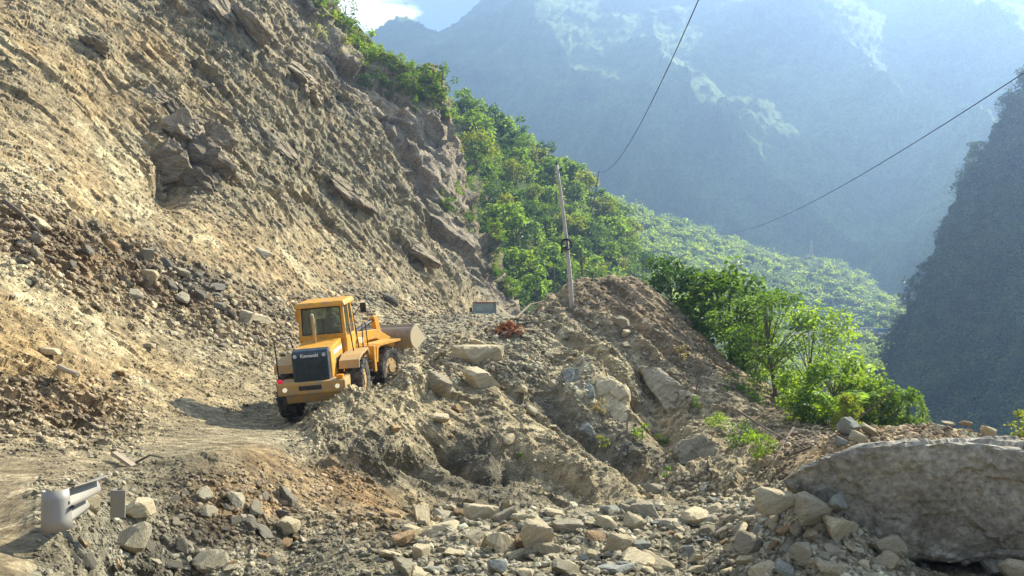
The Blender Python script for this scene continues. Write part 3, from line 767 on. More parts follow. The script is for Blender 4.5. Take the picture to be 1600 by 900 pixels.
# --- rocks one can point to: (px, py, width, height) as seen, shape, colour, rotation, label
NAMED = [
 (745, 557, 88, 40, 'block', 3, 'pale', (0.10, -0.06, 0.2), 'rock', 'largest pale boulder lying on the crest of the mound beside the loader bucket'),
 (742, 535, 36, 14, 'slab', 2, 'pale', (0.1, 0.25, 0.6), 'rock', 'thin pale slab resting on top of the largest mound boulder'),
 (752, 592, 62, 34, 'block', 5, 'pale', (0.2, 0.2, 0.9), 'rock', 'humped pale rock directly under the largest mound boulder'),
 (680, 604, 52, 40, 'block', 7, 'grey', (0.3, 0.4, 0.4), 'rock', 'grey angular boulder sunk in the slope below the loader bucket'),
 (686, 654, 40, 19, 'slab', 4, 'pale', (0.15, 0.1, 0.1), 'rock', 'lone pale flat stone lying on the mound above the dark hollow'),
 (918, 672, 34, 20, 'block', 1, 'blue', (0.2, 0.5, 0.2), 'rock', 'bluish block at the dark foot of the pale cut face'),
 (1005, 535, 26, 15, 'chip', 2, 'pale', (0.2, 0.4, 0.2), 'rock', 'small rounded rock high on the brown mound flank'),
 (398, 497, 62, 18, 'slab', 6, 'pale', (0.0, 0.15, 0.2), 'rock', 'long tan slab in the scree left of the loader cab'),
 (383, 497, 24, 26, 'block', 2, 'grey', (0.2, 0.2, 0.4), 'rock', 'upright grey block against the long tan slab'),
 (231, 431, 30, 24, 'block', 4, 'pale', (0.2, 0.0, 0.4), 'rock', 'whitest square block in the middle of the scree'),
 (222, 397, 28, 24, 'block', 6, 'grey', (0.2, 0.1, 0.2), 'rock', 'rounded grey boulder with a dark underside above the white block'),
 (196, 388, 20, 22, 'block', 8, 'dark', (0.1, 0.2, 0.1), 'rock', 'dark block standing next to the rounded grey boulder'),
 (172, 384, 24, 20, 'block', 9, 'brown', (0.1, 0.2, 0.8), 'rock', 'brown block left of the dark block in the scree'),
 (80, 549, 38, 15, 'slab', 8, 'pale', (0.0, 0.1, 0.2), 'rock', 'flat cream slab bedded in bare tan soil'),
 (232, 540, 32, 10, 'slab', 9, 'pale', (0.0, 0.15, 0.1), 'rock', 'small flat slab on smooth scree halfway to the loader'),
 (55, 432, 14, 10, 'chip', 3, 'blue', (0.0, 0.1, 0.1), 'rock', 'small whitish stone high on the soil bank'),
 (280, 423, 40, 14, 'slab', 10, 'grey', (0.0, 0.3, 0.1), 'rock', 'tilted grey slab in the dark scree band'),
 (336, 448, 34, 14, 'slab', 11, 'dark', (0.1, 0.3, 0.1), 'rock', 'dark tilted slab in the dark scree band'),
 (410, 395, 34, 16, 'slab', 12, 'grey', (0.1, 0.35, 0.1), 'rock', 'grey slab in the upper scree below the rock face'),
 (612, 470, 32, 18, 'block', 12, 'dark', (0.1, 0.2, 0.3), 'rock', 'dark boulder at the scree foot above the loader bucket'),
 (138, 790, 40, 36, 'block', 14, 'pale', (0.3, 0.3, 0.6), 'rock', 'rounded pale rock jammed under the bent guardrail'),
 (216, 797, 52, 34, 'block', 15, 'pale', (0.2, 0.2, 1.0), 'rock', 'knobbly pale rock on the rubble bank past the guardrail'),
 (200, 850, 66, 44, 'slab', 3, 'grey', (0.6, -0.5, 0.7), 'rock', 'grey slab leaning on the shaded rubble slope under the guardrail'),
 (445, 820, 44, 24, 'block', 16, 'pale', (0.1, 0.1, 0.3), 'rock', 'square pale block on the brown spill of soil'),
 (320, 884, 66, 40, 'slab', 5, 'grey', (0.5, -0.3, 0.5), 'rock', 'tilted grey slab at the shaded foot of the rubble bank'),
 (335, 868, 24, 12, 'chip', 5, 'brown', (0.1, 0.1, 0.3), 'rock', 'orange brown stone balanced on a tilted grey slab'),
 (842, 842, 58, 58, 'block', 17, 'pale', (0.2, 0.25, 0.4), 'rock', 'tallest standing pale boulder in the middle of the rubble bank'),
 (1214, 784, 64, 42, 'block', 18, 'pale', (0.1, 0.15, 0.3), 'rock', 'square topped pale block beside the tip of the giant boulder'),
 (1268, 797, 62, 48, 'block', 19, 'grey', (0.2, 0.4, 0.8), 'rock', 'dull grey pointed rock wedged between the square block and thin slab'),
 (1309, 790, 40, 44, 'slab', 7, 'blue', (0.9, 0.35, 0.2), 'rock', 'thin bluish slab leaning on the face of the giant boulder'),
 (1316, 829, 70, 40, 'block', 20, 'pale', (0.15, 0.1, 0.1), 'rock', 'smooth whitish boulder at the foot of the giant boulder'),
 (1396, 858, 64, 56, 'slab', 13, 'grey', (0.7, 0.6, 0.4), 'rock', 'grey triangular slab propped under the giant boulder'),
 (1394, 880, 66, 38, 'block', 21, 'pale', (0.2, 0.2, 0.5), 'rock', 'sharp edged tan rock before the dark hollow under the giant boulder'),
 (1232, 891, 46, 22, 'slab', 14, 'blue', (0.3, 0.3, 0.3), 'rock', 'pale bluish slab cut by the lower picture edge'),
 (1308, 893, 60, 22, 'slab', 15, 'pale', (0.1, 0.1, 0.3), 'rock', 'cream slab lying flat in front of the whitish boulder'),
 (1178, 851, 54, 34, 'block', 22, 'grey', (0.3, 0.1, 0.6), 'rock', 'ribbed grey rock in the rubble left of the whitish boulder'),
 (1260, 869, 48, 34, 'block', 23, 'grey', (0.3, 0.2, 0.2), 'rock', 'grey layered rock in front of the whitish boulder'),
 (968, 852, 46, 34, 'block', 24, 'pale', (0.1, 0.2, 0.2), 'rock', 'rounded tan boulder right of the tallest standing boulder'),
 (992, 818, 38, 24, 'block', 25, 'pale', (0.1, 0.2, 0.6), 'rock', 'tan boulder on the crest of the rubble bank below the mound'),
 (948, 818, 38, 22, 'block', 26, 'pale', (0.1, 0.2, 0.4), 'rock', 'flat bottomed tan rock on the rubble crest right of the tallest boulder'),
 (888, 890, 52, 22, 'slab', 16, 'grey', (0.2, 0.2, 0.4), 'rock', 'layered grey slab below the tallest standing boulder'),
 (756, 845, 36, 26, 'block', 27, 'pale', (0.3, 0.2, 0.4), 'rock', 'pale split rock left of the tallest standing boulder'),
 (772, 886, 44, 34, 'slab', 17, 'blue', (0.8, 0.2, 0.3), 'rock', 'upright bluish slab at the bottom of the rubble bank'),
 (655, 865, 34, 26, 'block', 28, 'pale', (0.3, 0.2, 0.6), 'rock', 'pale boulder where the brown soil meets the rubble bank'),
 (630, 888, 42, 26, 'block', 29, 'grey', (0.3, 0.3, 0.6), 'rock', 'grey boulder at the lower picture edge under the brown soil'),
 (1332, 672, 42, 32, 'block', 30, 'blue', (0.4, 0.5, 0.2), 'rock', 'pointed grey white stone on top of the giant boulder'),
 (1362, 674, 36, 16, 'slab', 18, 'pale', (0.1, 0.5, 0.1), 'rock', 'sloping tan slab leaning on the pointed stone'),
 (1345, 686, 34, 18, 'block', 31, 'pale', (0.2, 0.3, 0.1), 'rock', 'squat tan stone under the pointed stone on the giant boulder'),
 (1318, 693, 26, 16, 'block', 32, 'blue', (0.2, 0.3, 0.1), 'rock', 'small bluish stone at the left shoulder of the giant boulder'),
 (1510, 661, 22, 9, 'slab', 19, 'brown', (0.1, 0.1, 0.1), 'rock', 'orange brown flat stone on the ridge of the giant boulder'),
 (1545, 674, 34, 16, 'block', 33, 'pale', (0.1, 0.2, 0.1), 'rock', 'rightmost tan stone on top of the giant boulder'),
 (1485, 661, 24, 7, 'slab', 20, 'pale', (0.1, 0.1, 0.1), 'rock', 'thin pale flake left of the orange brown stone on the giant boulder'),
 (1470, 669, 24, 12, 'block', 34, 'pale', (0.1, 0.2, 0.1), 'rock', 'pale lump beneath the thin flake on the giant boulder'),
 (1585, 890, 60, 34, 'block', 35, 'pale', (0.3, 0.2, 0.4), 'rock', 'pale rock under the lower corner of the giant boulder'),
]
PLACED = []
def named_rock(px, py, w, h, kind, k, mat, rot, nm, label):
    on_boulder = py < 700 and px > 1300
    if on_boulder:
        g, n = pick(px, max(py + h * .3, 668 + 4 * (k % 3)), 8.6); Yc = min(g.y, 9.75) - 0.05
    else:
        g, n = pick(px, min(py + h * 0.38, 1300), 4.7)
        Yc = g.y
        if px > 1190 and py > 740: Yc = min(Yc, 7.15 - 0.004 * (py - 780))
    c = at(px, py, Yc)
    sx = w * Yc / FPX / 2; sz = h * Yc / FPX / 2 / {'block': 0.72, 'slab': 0.42, 'chip': 0.5}[kind]
    sink = 0.75 if k in (11, 13) and kind == 'block' else 0.3
    o = link(nm, rock_mesh(kind, k, mat))
    o.location = c + Vector((0, sx * sink, 0)); o.scale = (sx, sx * 0.8, sz)
    o.rotation_euler = (rot[0], rot[1], 0.35 * math.sin(k))
    tag(o, label, 'rock', 'rocks one can single out')
    PLACED.append((px, py, max(w, h) / 2))
for q in NAMED:
    named_rock(*q)

# --- the giant boulder
def hull_mesh(name, pts, cuts, amp, mat, lim_v=4000):
    bm = bmesh.new()
    for p in pts: bm.verts.new(p)
    r = bmesh.ops.convex_hull(bm, input=bm.verts)
    bmesh.ops.delete(bm, geom=[v for v in bm.verts if not v.link_faces], context='VERTS')
    bmesh.ops.triangulate(bm, faces=bm.faces)
    for _ in range(cuts):
        if len(bm.verts) > lim_v: break
        es = sorted(bm.edges, key=lambda e: -e.calc_length())
        lim = es[0].calc_length() * 0.55
        bmesh.ops.subdivide_edges(bm, edges=[e for e in bm.edges if e.calc_length() > lim], cuts=1, use_grid_fill=False)
        bmesh.ops.triangulate(bm, faces=bm.faces)
        if _ == min(6, cuts - 3):
            g_ = np.random.default_rng(5)
            for v in bm.verts: v.co += Vector(g_.normal(0, 0.022, 3))
            for _k in range(5): bmesh.ops.smooth_vert(bm, verts=bm.verts, factor=0.5, use_axis_x=True, use_axis_y=True, use_axis_z=True)
    bm.normal_update()
    V = np.array([v.co[:] for v in bm.verts]); N = np.array([v.normal[:] for v in bm.verts])
    sl = V @ np.array([[0.97, 0.05, 0.24], [0, 1, 0], [-0.24, 0.1, 0.97]]).T
    a, b, e = cells(sl * np.array([1.1, 1.1, 1.9]) + 3, 301)
    a2, b2, e2 = cells(sl * np.array([2.6, 2.6, 3.6]), 302)
    a3, b3, e3 = cells(sl * np.array([8, 8, 11.0]), 305)
    d = amp * (1.0 * fbm(V * 1.1, 4, 303) + 0.45 * a + 0.55 * b + 0.10 * a2 + 0.25 * b2 + 0.05 * a3 + 0.12 * b3 + 0.12 * fbm(V * 6.0, 4, 304))
    V = V + N * d[:, None]
    F = np.array([[v.index for v in f.verts] for f in bm.faces]); bm.free()
    return mesh_np(name, V, F, mat)
M_boulder = earth_mat('boulder_stone', s=1.2, bump=0.5, dist=0.02, base=(0.285, 0.255, 0.195), vary=0.40)
front = [(1203, 744, 7.3), (1235, 722, 7.2), (1290, 700, 7.1), (1330, 694, 7.05), (1420, 692, 7.0), (1560, 690, 6.9), (1740, 712, 6.9), (1222, 782, 7.45), (1300, 838, 7.35), (1400, 872, 7.3), (1520, 890, 7.25), (1590, 880, 7.2), (1640, 866, 7.2), (1760, 850, 7.3), (1480, 790, 7.08), (1700, 790, 7.05)]
pts = [at(*q) for q in front] + [at(a_ + 70, b_ + 6, c_ + 1.3) for a_, b_, c_ in front if b_ < 760] + [at(a_ + 20, b_ - 20, c_ + 1.3) for a_, b_, c_ in front if b_ >= 800]
def hull_rock(px, py, outline, depth, mat, label, cuts=9, amp=0.10, seedshift=0):
    g, n = pick(px, py, 12)
    P = []
    for x, y, dy in outline:
        P += [at(x, y, g.y - 0.45 + dy), at(x, y + 4, g.y - 0.45 + dy + depth)]
    tag(link('rock', hull_mesh('rock', P, cuts, amp, mat)), label, 'rock', 'rocks one can single out')
hull_rock(1055, 632, [(1000, 575, 1.7), (1030, 574, 1.6), (1062, 598, 0.9), (1092, 628, 0.4), (1106, 658, 0.0), (1100, 674, -0.1), (1062, 668, 0.1), (1040, 640, 0.5), (1010, 602, 1.3)], 1.3, M_rock['grey'], 'long tilted grey slab overhanging the shaded crack in the mound')
hull_rock(1092, 706, [(1052, 700, 0.3), (1066, 686, 0.4), (1100, 682, 0.4), (1126, 700, 0.2), (1132, 726, -0.1), (1098, 734, -0.2), (1062, 724, 0.0)], 1.2, M_rock['grey'], 'broad grey rock below the tilted overhanging slab')
hull_rock(905, 610, [(880, 580, 1.2), (900, 574, 1.2), (926, 604, 0.5), (930, 648, -0.1), (912, 652, -0.1), (888, 618, 0.5)], 1.2, M_rock['blue'], 'pale bluish cut rock face in the middle of the mound')
hull_rock(955, 640, [(930, 590, 1.0), (958, 588, 1.0), (982, 612, 0.5), (984, 666, -0.2), (962, 672, -0.2), (936, 636, 0.3)], 1.2, M_rock['pale'], 'smooth tan rock face left of the shaded crack')
bo = link('giant_boulder', hull_mesh('giant_boulder', pts, 15, 0.095, M_boulder, 22000))
tag(bo, 'giant layered grey boulder in shade with rubble on its top', 'boulder')

# --- rock standing out of the landslide face, bedded like the slope
OUT = [(283, 212, 70, 44, 0), (312, 250, 76, 60, 1), (334, 222, 64, 48, 0), (270, 262, 50, 50, 1), (322, 288, 60, 40, 1), (296, 232, 60, 46, 1), (340, 262, 60, 36, 0), (255, 240, 40, 40, 1), (300, 285, 50, 40, 1),
       (142, 74, 50, 18, 0), (240, 163, 60, 22, 0), (264, 176, 46, 20, 1), (340, 20, 100, 26, 0), (380, 42, 80, 24, 0), (450, 112, 80, 24, 0), (476, 146, 70, 22, 0), (538, 300, 90, 18, 0), (440, 236, 70, 14, 0), (656, 398, 64, 14, 0)]
M_out = [earth_mat('outcrop_rock', s=2.2, bump=0.9, dist=0.08, base=(0.43, 0.35, 0.235), vary=0.45, strata=2), earth_mat('dark_outcrop_rock', s=2.2, bump=0.9, dist=0.08, base=(0.29, 0.24, 0.165), vary=0.45, strata=2)]
def crag(k, m):
    V, F = rock_shape(2000 + k, 4, 0.72, rough=0.10, planes=14)
    a, b, e = cells(V * np.array([2.2, 3.0, 5.0]) + k, 400 + k)
    V = V * (1 + 0.10 * a + 0.22 * b + 0.10 * fbm(V * 5, 3, 401))[:, None]
    return mesh_np('rock_outcrop', V, F, M_out[m])
CRAGS = {}
_q = Matrix((Vector(DIP), Vector(STR), Vector(BED))).transposed()
for k, (x, y, w, h, m) in enumerate(OUT):
    ij_ = None
    g, n = pick(x, y, 20)
    key = (k % 5, m)
    if key not in CRAGS: CRAGS[key] = crag(*key)
    o = link('rock_outcrop', CRAGS[key])
    sx = w * g.y / FPX / 2 * 1.15; sz = h * g.y / FPX / 2 * 1.15
    o.location = g - n * sz * 0.25
    o.scale = (sx, sx * 0.7, sz / 0.72)
    o.rotation_euler = (_q @ Euler((rng.normal(0, .2), rng.normal(0.1, .15), rng.normal(0, .25))).to_matrix()).to_euler()
    tag(o, 'rock standing out of the landslide face', 'rock', 'rock outcrops on the landslide face')

# --- loose rocks scattered over ground: the larger ones as objects, the smaller as rubble
def region(px0, px1, py0, py1, n, s0, s1, power, shear=0.0, blobs=None, y0=4.7, y1=112):
    out = []
    for _ in range(n):
        x = rng.uniform(px0, px1); y = rng.uniform(py0, py1) + (x - px0) * shear
        s = s0 + (s1 - s0) * rng.random() ** power
        out.append((x, y, s, y0, y1))
    return out
class Rubble:
    def __init__(self): self.V, self.F, self.C, self.n = [], [], [], 0
    def add(self, V, F, c):
        self.V.append(V); self.F.append(F + self.n); self.C.append(np.tile(c, (len(V), 1))); self.n += len(V)
CHIPS = [rock_shape(700 + k, 1, 0.45 + 0.07 * (k % 4), planes=9) for k in range(14)]
V0, F0 = ICO[1]
bmq = bmesh.new(); bmesh.ops.create_icosphere(bmq, subdivisions=1, radius=1.0)
def chip20(seed):
    """20-sided splinter of stone"""
    g = np.random.default_rng(seed)
    ph = (1 + 5 ** .5) / 2
    V = np.array([(-1, ph, 0), (1, ph, 0), (-1, -ph, 0), (1, -ph, 0), (0, -1, ph), (0, 1, ph), (0, -1, -ph), (0, 1, -ph), (ph, 0, -1), (ph, 0, 1), (-ph, 0, -1), (-ph, 0, 1)]) / 1.9
    F = np.array([(0, 11, 5), (0, 5, 1), (0, 1, 7), (0, 7, 10), (0, 10, 11), (1, 5, 9), (5, 11, 4), (11, 10, 2), (10, 7, 6), (7, 1, 8), (3, 9, 4), (3, 4, 2), (3, 2, 6), (3, 6, 8), (3, 8, 9), (4, 9, 5), (2, 4, 11), (6, 2, 10), (8, 6, 7), (9, 8, 1)])
    V = V * g.uniform(0.7, 1.25, (12, 1)) + g.normal(0, 0.1, (12, 3))
    V[:, 2] *= g.uniform(0.3, 0.75); V[:, 1] *= g.uniform(0.6, 1.0)
    return V, F
bmq.free()
SPLINT = [chip20(900 + k) for k in range(24)]
C3 = C.reshape(NR, NC, 3)
def pick_idx(px, py, y0, y1):
    j = int(np.clip(np.searchsorted(npx, px), 0, NC - 1))
    c = PY2[:, j]
    i = np.nonzero((c <= py) & (nY >= y0) & (nY <= y1))[0]
    return (int(i[0]), j) if len(i) else None
def scatter_stuff(name, samples, label, tint=1.0):
    rb = Rubble()
    for (x, y, s, y0, y1) in samples:
        if s < 6 and rng.random() < 0.3: continue
        ij = pick_idx(x, y, y0, y1)
        if ij is None: continue
        g = W2[ij]; n = NB[ij]; c = C3[ij]
        r = s * g[1] / FPX / 2
        V, F = SPLINT[rng.integers(24)]
        q = ori(Vector(n), rng.uniform(0, 6.28), rng.normal(0, 0.45), rng.uniform(0, 6.28)).to_matrix()
        Vw = (V * r) @ np.array(q).T + g + np.asarray(n) * r * 0.15
        v = rng.uniform(0.75, 1.45) * tint
        grey = c.mean()
        rb.add(Vw, F, np.clip((c * 0.6 + np.array([1.08, 0.98, 0.74]) * grey * 0.4) * v, 0.03, 0.6))
    me = mesh_np(name, np.concatenate(rb.V), np.concatenate(rb.F), M_rubble, False, np.concatenate(rb.C))
    return tag(link(name, me), label, kind='stuff')
M_rubble = earth_mat('rubble_stone', s=3.0, bump=0.4, dist=0.02, vary=0.3)
S = []
S += region(600, 1440, 800, 905, 1800, 4, 20, 2.4) + region(540, 1440, 790, 905, 1800, 5, 20, 1.8) + region(60, 600, 720, 905, 4500, 3, 7, 2.0)
S += region(60, 560, 740, 900, 2200, 4, 16, 2.6)
S += region(1050, 1330, 740, 830, 1500, 4, 14, 2)
scatter_stuff('foreground_rubble', S, 'bank of small broken stones along the road edge')
S = region(440, 1150, 560, 830, 5200, 2.5, 8, 2.6, y0=12) + region(600, 860, 485, 600, 2600, 3, 10, 2) + region(850, 1160, 440, 620, 2600, 2.5, 8, 2.4) + region(1040, 1300, 560, 720, 900, 2.5, 7, 2.2) + region(430, 700, 600, 720, 900, 2.5, 8, 2)
S += region(1230, 1600, 655, 700, 1900, 3, 14, 2.0, y0=8.4) + region(1180, 1300, 690, 760, 500, 3, 10, 2, y0=9)
scatter_stuff('mound_rubble', S, 'loose stone chips covering the debris mound')
S = region(0, 450, 230, 660, 6200, 2.2, 7, 2.8, y0=11) + region(0, 480, 300, 430, 2600, 3, 15, 2.4, shear=0.36, y0=11) + region(380, 700, 455, 540, 1200, 3, 12, 2.2) + region(0, 230, 590, 715, 1700, 3, 12, 2.2, y0=10) + region(420, 780, 380, 500, 2600, 2.2, 7, 2.2) + region(0, 100, 260, 420, 700, 3, 9, 2) + region(200, 440, 540, 680, 1500, 2.5, 6, 2) + region(200, 700, 0, 380, 2400, 2.2, 8, 2.4)
scatter_stuff('hillside_scree', S, 'loose scree lying on the landslide slope')

def scatter_objects(samples, mats, kinds, label, group):
    for (x, y, s, y0, y1) in samples:
        if any(abs(x - a) < r * 0.9 and abs(y - b) < r * 0.7 for a, b, r in PLACED): continue
        ij = pick_idx(x, y, y0, y1)
        if ij is None: continue
        g = Vector(W2[ij]); n = Vector(NB[ij])
        r = s * g.y / FPX / 2
        o = link('rock', rock_mesh(kinds[rng.integers(len(kinds))], int(rng.integers(10)), mats[rng.integers(len(mats))]))
        o.location = g + n * r * 0.12
        o.scale = (r * rng.uniform(0.9, 1.3), r * rng.uniform(0.7, 1.0), r * rng.uniform(0.7, 1.1))
        o.rotation_euler = ori(n, rng.uniform(0, 6.28), rng.normal(0, 0.35), rng.uniform(0, 6.28))
        tag(o, label, 'rock', group)
        PLACED.append((x, y, s * 0.35))
scatter_objects(region(610, 1420, 800, 902, 150, 20, 60, 1.7), ['pale', 'pale', 'pale', 'grey', 'blue', 'brown'], ['block', 'slab', 'chip'], 'broken tan and grey rock lying loose in the foreground rubble bank', 'loose rocks of the foreground rubble bank')
scatter_objects(region(960, 1260, 765, 850, 40, 18, 40, 1.5), ['pale', 'grey', 'blue'], ['block', 'slab', 'chip'], 'broken rock heaped left of the giant boulder', 'rocks heaped by the giant boulder')
scatter_objects(region(90, 480, 770, 900, 60, 18, 44, 1.8), ['grey', 'dark', 'dark', 'brown', 'grey'], ['slab', 'slab', 'chip'], 'grey slab lying on the shaded rubble slope beside the road', 'slabs on the shaded roadside rubble')
scatter_objects(region(560, 1130, 500, 700, 40, 11, 26, 2, y0=14), ['grey', 'pale', 'brown'], ['block', 'slab', 'chip'], 'loose rock resting on the grey debris mound', 'rocks on the debris mound')
scatter_objects(region(20, 460, 330, 410, 60, 12, 32, 1.8, shear=0.34, y0=12), ['dark', 'grey', 'pale', 'dark'], ['slab', 'chip', 'block'], 'slab lying in the dark scree band across the slope', 'slabs of the scree band')
# ------------------------------------------------------------------ vegetation
def tube(path, radii, sides=6):
    """swept tube along points"""
    P = np.asarray(path, float); n = len(P)
    T = np.gradient(P, axis=0); T /= np.maximum(np.linalg.norm(T, axis=1, keepdims=True), 1e-9)
    ref = np.array([0, 0, 1.0]) if abs(T[0, 2]) < 0.9 else np.array([1.0, 0, 0])
    A = np.cross(T, ref); A /= np.maximum(np.linalg.norm(A, axis=1, keepdims=True), 1e-9); B = np.cross(T, A)
    th = np.linspace(0, 2 * np.pi, sides, endpoint=False)
    V = P[:, None] + np.asarray(radii, float)[:, None, None] * (np.cos(th)[None, :, None] * A[:, None] + np.sin(th)[None, :, None] * B[:, None])
    V = V.reshape(-1, 3)
    F = []
    for i in range(n - 1):
        for k in range(sides):
            k2 = (k + 1) % sides
            F.append((i * sides + k, i * sides + k2, (i + 1) * sides + k2, (i + 1) * sides + k))
    V = np.concatenate([V, P[:1], P[-1:]])
    c0, c1 = len(V) - 2, len(V) - 1
    for k in range(sides):
        k2 = (k + 1) % sides
        F.append((c0, k2, k, k)); F.append((c1, (n - 1) * sides + k, (n - 1) * sides + k2, (n - 1) * sides + k2))
    Q = np.array([q for q in F if q[2] != q[3]]); Tt = np.array([q[:3] for q in F if q[2] == q[3]])
    return V, Q, Tt
class Soup:
    """collects tubes and faces into one mesh"""
    def __init__(self): self.V, self.Q, self.T, self.n = [], [], [], 0
    def tube(self, path, radii, sides=6):
        V, Q, T = tube(path, radii, sides)
        self.V.append(V); self.Q.append(Q + self.n); self.T.append(T + self.n); self.n += len(V)
    def quads(self, V, Q):
        self.V.append(V); self.Q.append(Q + self.n); self.n += len(V)
    def mesh(self, name, mat, sm=False):
        Fs = [np.concatenate(x) for x in (self.Q, self.T) if x]
        return mesh_np(name, np.concatenate(self.V), Fs, mat, sm)

def leaves(g, centres, L, w, up=0.4, droop=0.2, out=None):
    """one folded blade per centre"""
    n = len(centres)
    d = g.normal(size=(n, 3))
    if out is not None: d = d * 0.7 + out
    d[:, 2] = d[:, 2] * 0.6 - droop
    d /= np.linalg.norm(d, axis=1, keepdims=True)
    nn = g.normal(size=(n, 3)); nn[:, 2] += up * 3
    s = np.cross(d, nn); s /= np.maximum(np.linalg.norm(s, axis=1, keepdims=True), 1e-9)
    up_ = np.cross(s, d)
    Ls = (L * g.uniform(0.6, 1.3, n))[:, None]; ws = (w * g.uniform(0.7, 1.2, n))[:, None]
    c = np.asarray(centres)
    V = np.stack([c, c + d * Ls * .5 + s * ws * .5 + up_ * ws * .15, c + d * Ls - np.array([0, 0, 1]) * Ls * .12, c + d * Ls * .5 - s * ws * .5 + up_ * ws * .15], 1).reshape(-1, 3)
    return V, np.arange(n * 4).reshape(n, 4)

M_bark = plain_mat('bark', (0.14, 0.115, 0.085), rough=0.95, dirt=0.4, dirtc=(0.22, 0.2, 0.16), s=14, spec=0.1)
M_leaf = {
 'deep': leaf_mat('deep_green_leaf', (0.055, 0.115, 0.035), 0.35, 0.5, (2.0, 2.0, 0.8)),
 'mid': leaf_mat('mid_green_leaf', (0.09, 0.165, 0.04), 0.45, 0.55, (2.2, 2.1, 0.7)),
 'bright': leaf_mat('bright_green_leaf', (0.125, 0.215, 0.04), 0.5, 0.5, (2.3, 2.1, 0.6)),
 'yellow': leaf_mat('yellow_green_leaf', (0.16, 0.21, 0.045), 0.5, 0.45, (2.1, 1.9, 0.6)),
 'hill': leaf_mat('hillside_leaf', (0.15, 0.235, 0.06), 0.5, 0.5, (2.3, 2.3, 0.8)),
 'dry': leaf_mat('dry_grass_blade', (0.30, 0.26, 0.13), 0.4, 0.4, (1.6, 1.5, 0.9)),
 'dark': leaf_mat('shade_tree_leaf', (0.07, 0.125, 0.03), 0.12, 0.75, patch=0.16),
 'forest': leaf_mat('ridge_leaf', (0.20, 0.28, 0.06), 0.5, 0.45, (2.4, 2.3, 0.8), patch=0.10),
 'under': leaf_mat('undergrowth_leaf', (0.13, 0.20, 0.05), 0.5, 0.6, (2.2, 2.1, 0.8), patch=0.25),
}

def make_tree(seed, height=1.0, spread=0.5, clumps=16, per=24, leaf=0.09, trunk_h=0.35, r0=0.03, flat=0.7, sparse=1.0):
    """unit tree: trunk with limbs, crown of leaf clumps with gaps between them"""
    g = np.random.default_rng(seed)
    tr = Soup()
    lean = g.normal(0, 0.08, 2)
    top = np.array([lean[0], lean[1], height * 0.8])
    mid = top * 0.5 + np.array([g.normal(0, .04), g.normal(0, .04), 0])
    tr.tube([(0, 0, -0.08), mid * 0.5, mid, top], [r0 * 1.2, r0, r0 * .7, r0 * .25], 6)
    cs = []
    for k in range(clumps):
        a = g.uniform(0, 2 * np.pi); u = g.uniform(0, 1)
        z = height * (trunk_h + (1 - trunk_h) * u)
        rr = spread * math.sin(math.pi * min(0.97, 0.18 + 0.72 * u)) ** 0.8 * g.uniform(0.45, 1.0)
        c = np.array([math.cos(a) * rr + lean[0] * u, math.sin(a) * rr + lean[1] * u, z]); cs.append(c)
        st = mid * (0.5 + 0.9 * u * 0.8)
        tr.tube([st, (st + c) / 2 + np.array([0, 0, 0.03]), c], [r0 * .4, r0 * .25, r0 * .1], 4)
    pts, outs = [], []
    for c in cs:
        m = int(per * g.uniform(0.5, 1.4))
        rad = spread * g.uniform(0.20, 0.36)
        q = g.normal(size=(m, 3)); q /= np.linalg.norm(q, axis=1, keepdims=True)
        q *= g.uniform(0.4, 1.0, (m, 1)) * rad; q[:, 2] *= flat
        pts.append(c + q); outs.append(q / rad)
    V, Q = leaves(g, np.concatenate(pts), leaf, leaf * 0.55, out=np.concatenate(outs))
    return tr, (V, Q)

TREE_PROTO = {}
def tree_meshes(kind, seed, mat, **kw):
    key = (kind, seed, mat)
    if key not in TREE_PROTO:
        tr, (V, Q) = make_tree(seed, **kw)
        TREE_PROTO[key] = (tr.mesh('trunk', M_bark), mesh_np('crown', V, Q, M_leaf[mat]))
    return TREE_PROTO[key]
def plant(name, loc, size, kind, seed, mat, label, cat, group=None, parts=('trunk', 'crown'), yaw=None, squash=(1, 1, 1), **kw):
    t, c = tree_meshes(kind, seed, mat, **kw)
    e = empty(name, loc, (0, 0, rng.uniform(0, 6.28) if yaw is None else yaw))
    e.scale = (size * squash[0], size * squash[1], size * squash[2])
    tag(e, label, cat, group)
    link(parts[0], t, e); link(parts[1], c, e)
    return e

def pick_grid(Wg, pxs, PYg, px, py):
    j = int(np.clip(np.searchsorted(pxs, px), 0, len(pxs) - 1))
    i = np.nonzero(PYg[:, j] <= py)[0]
    return (int(i[0]), j) if len(i) else None

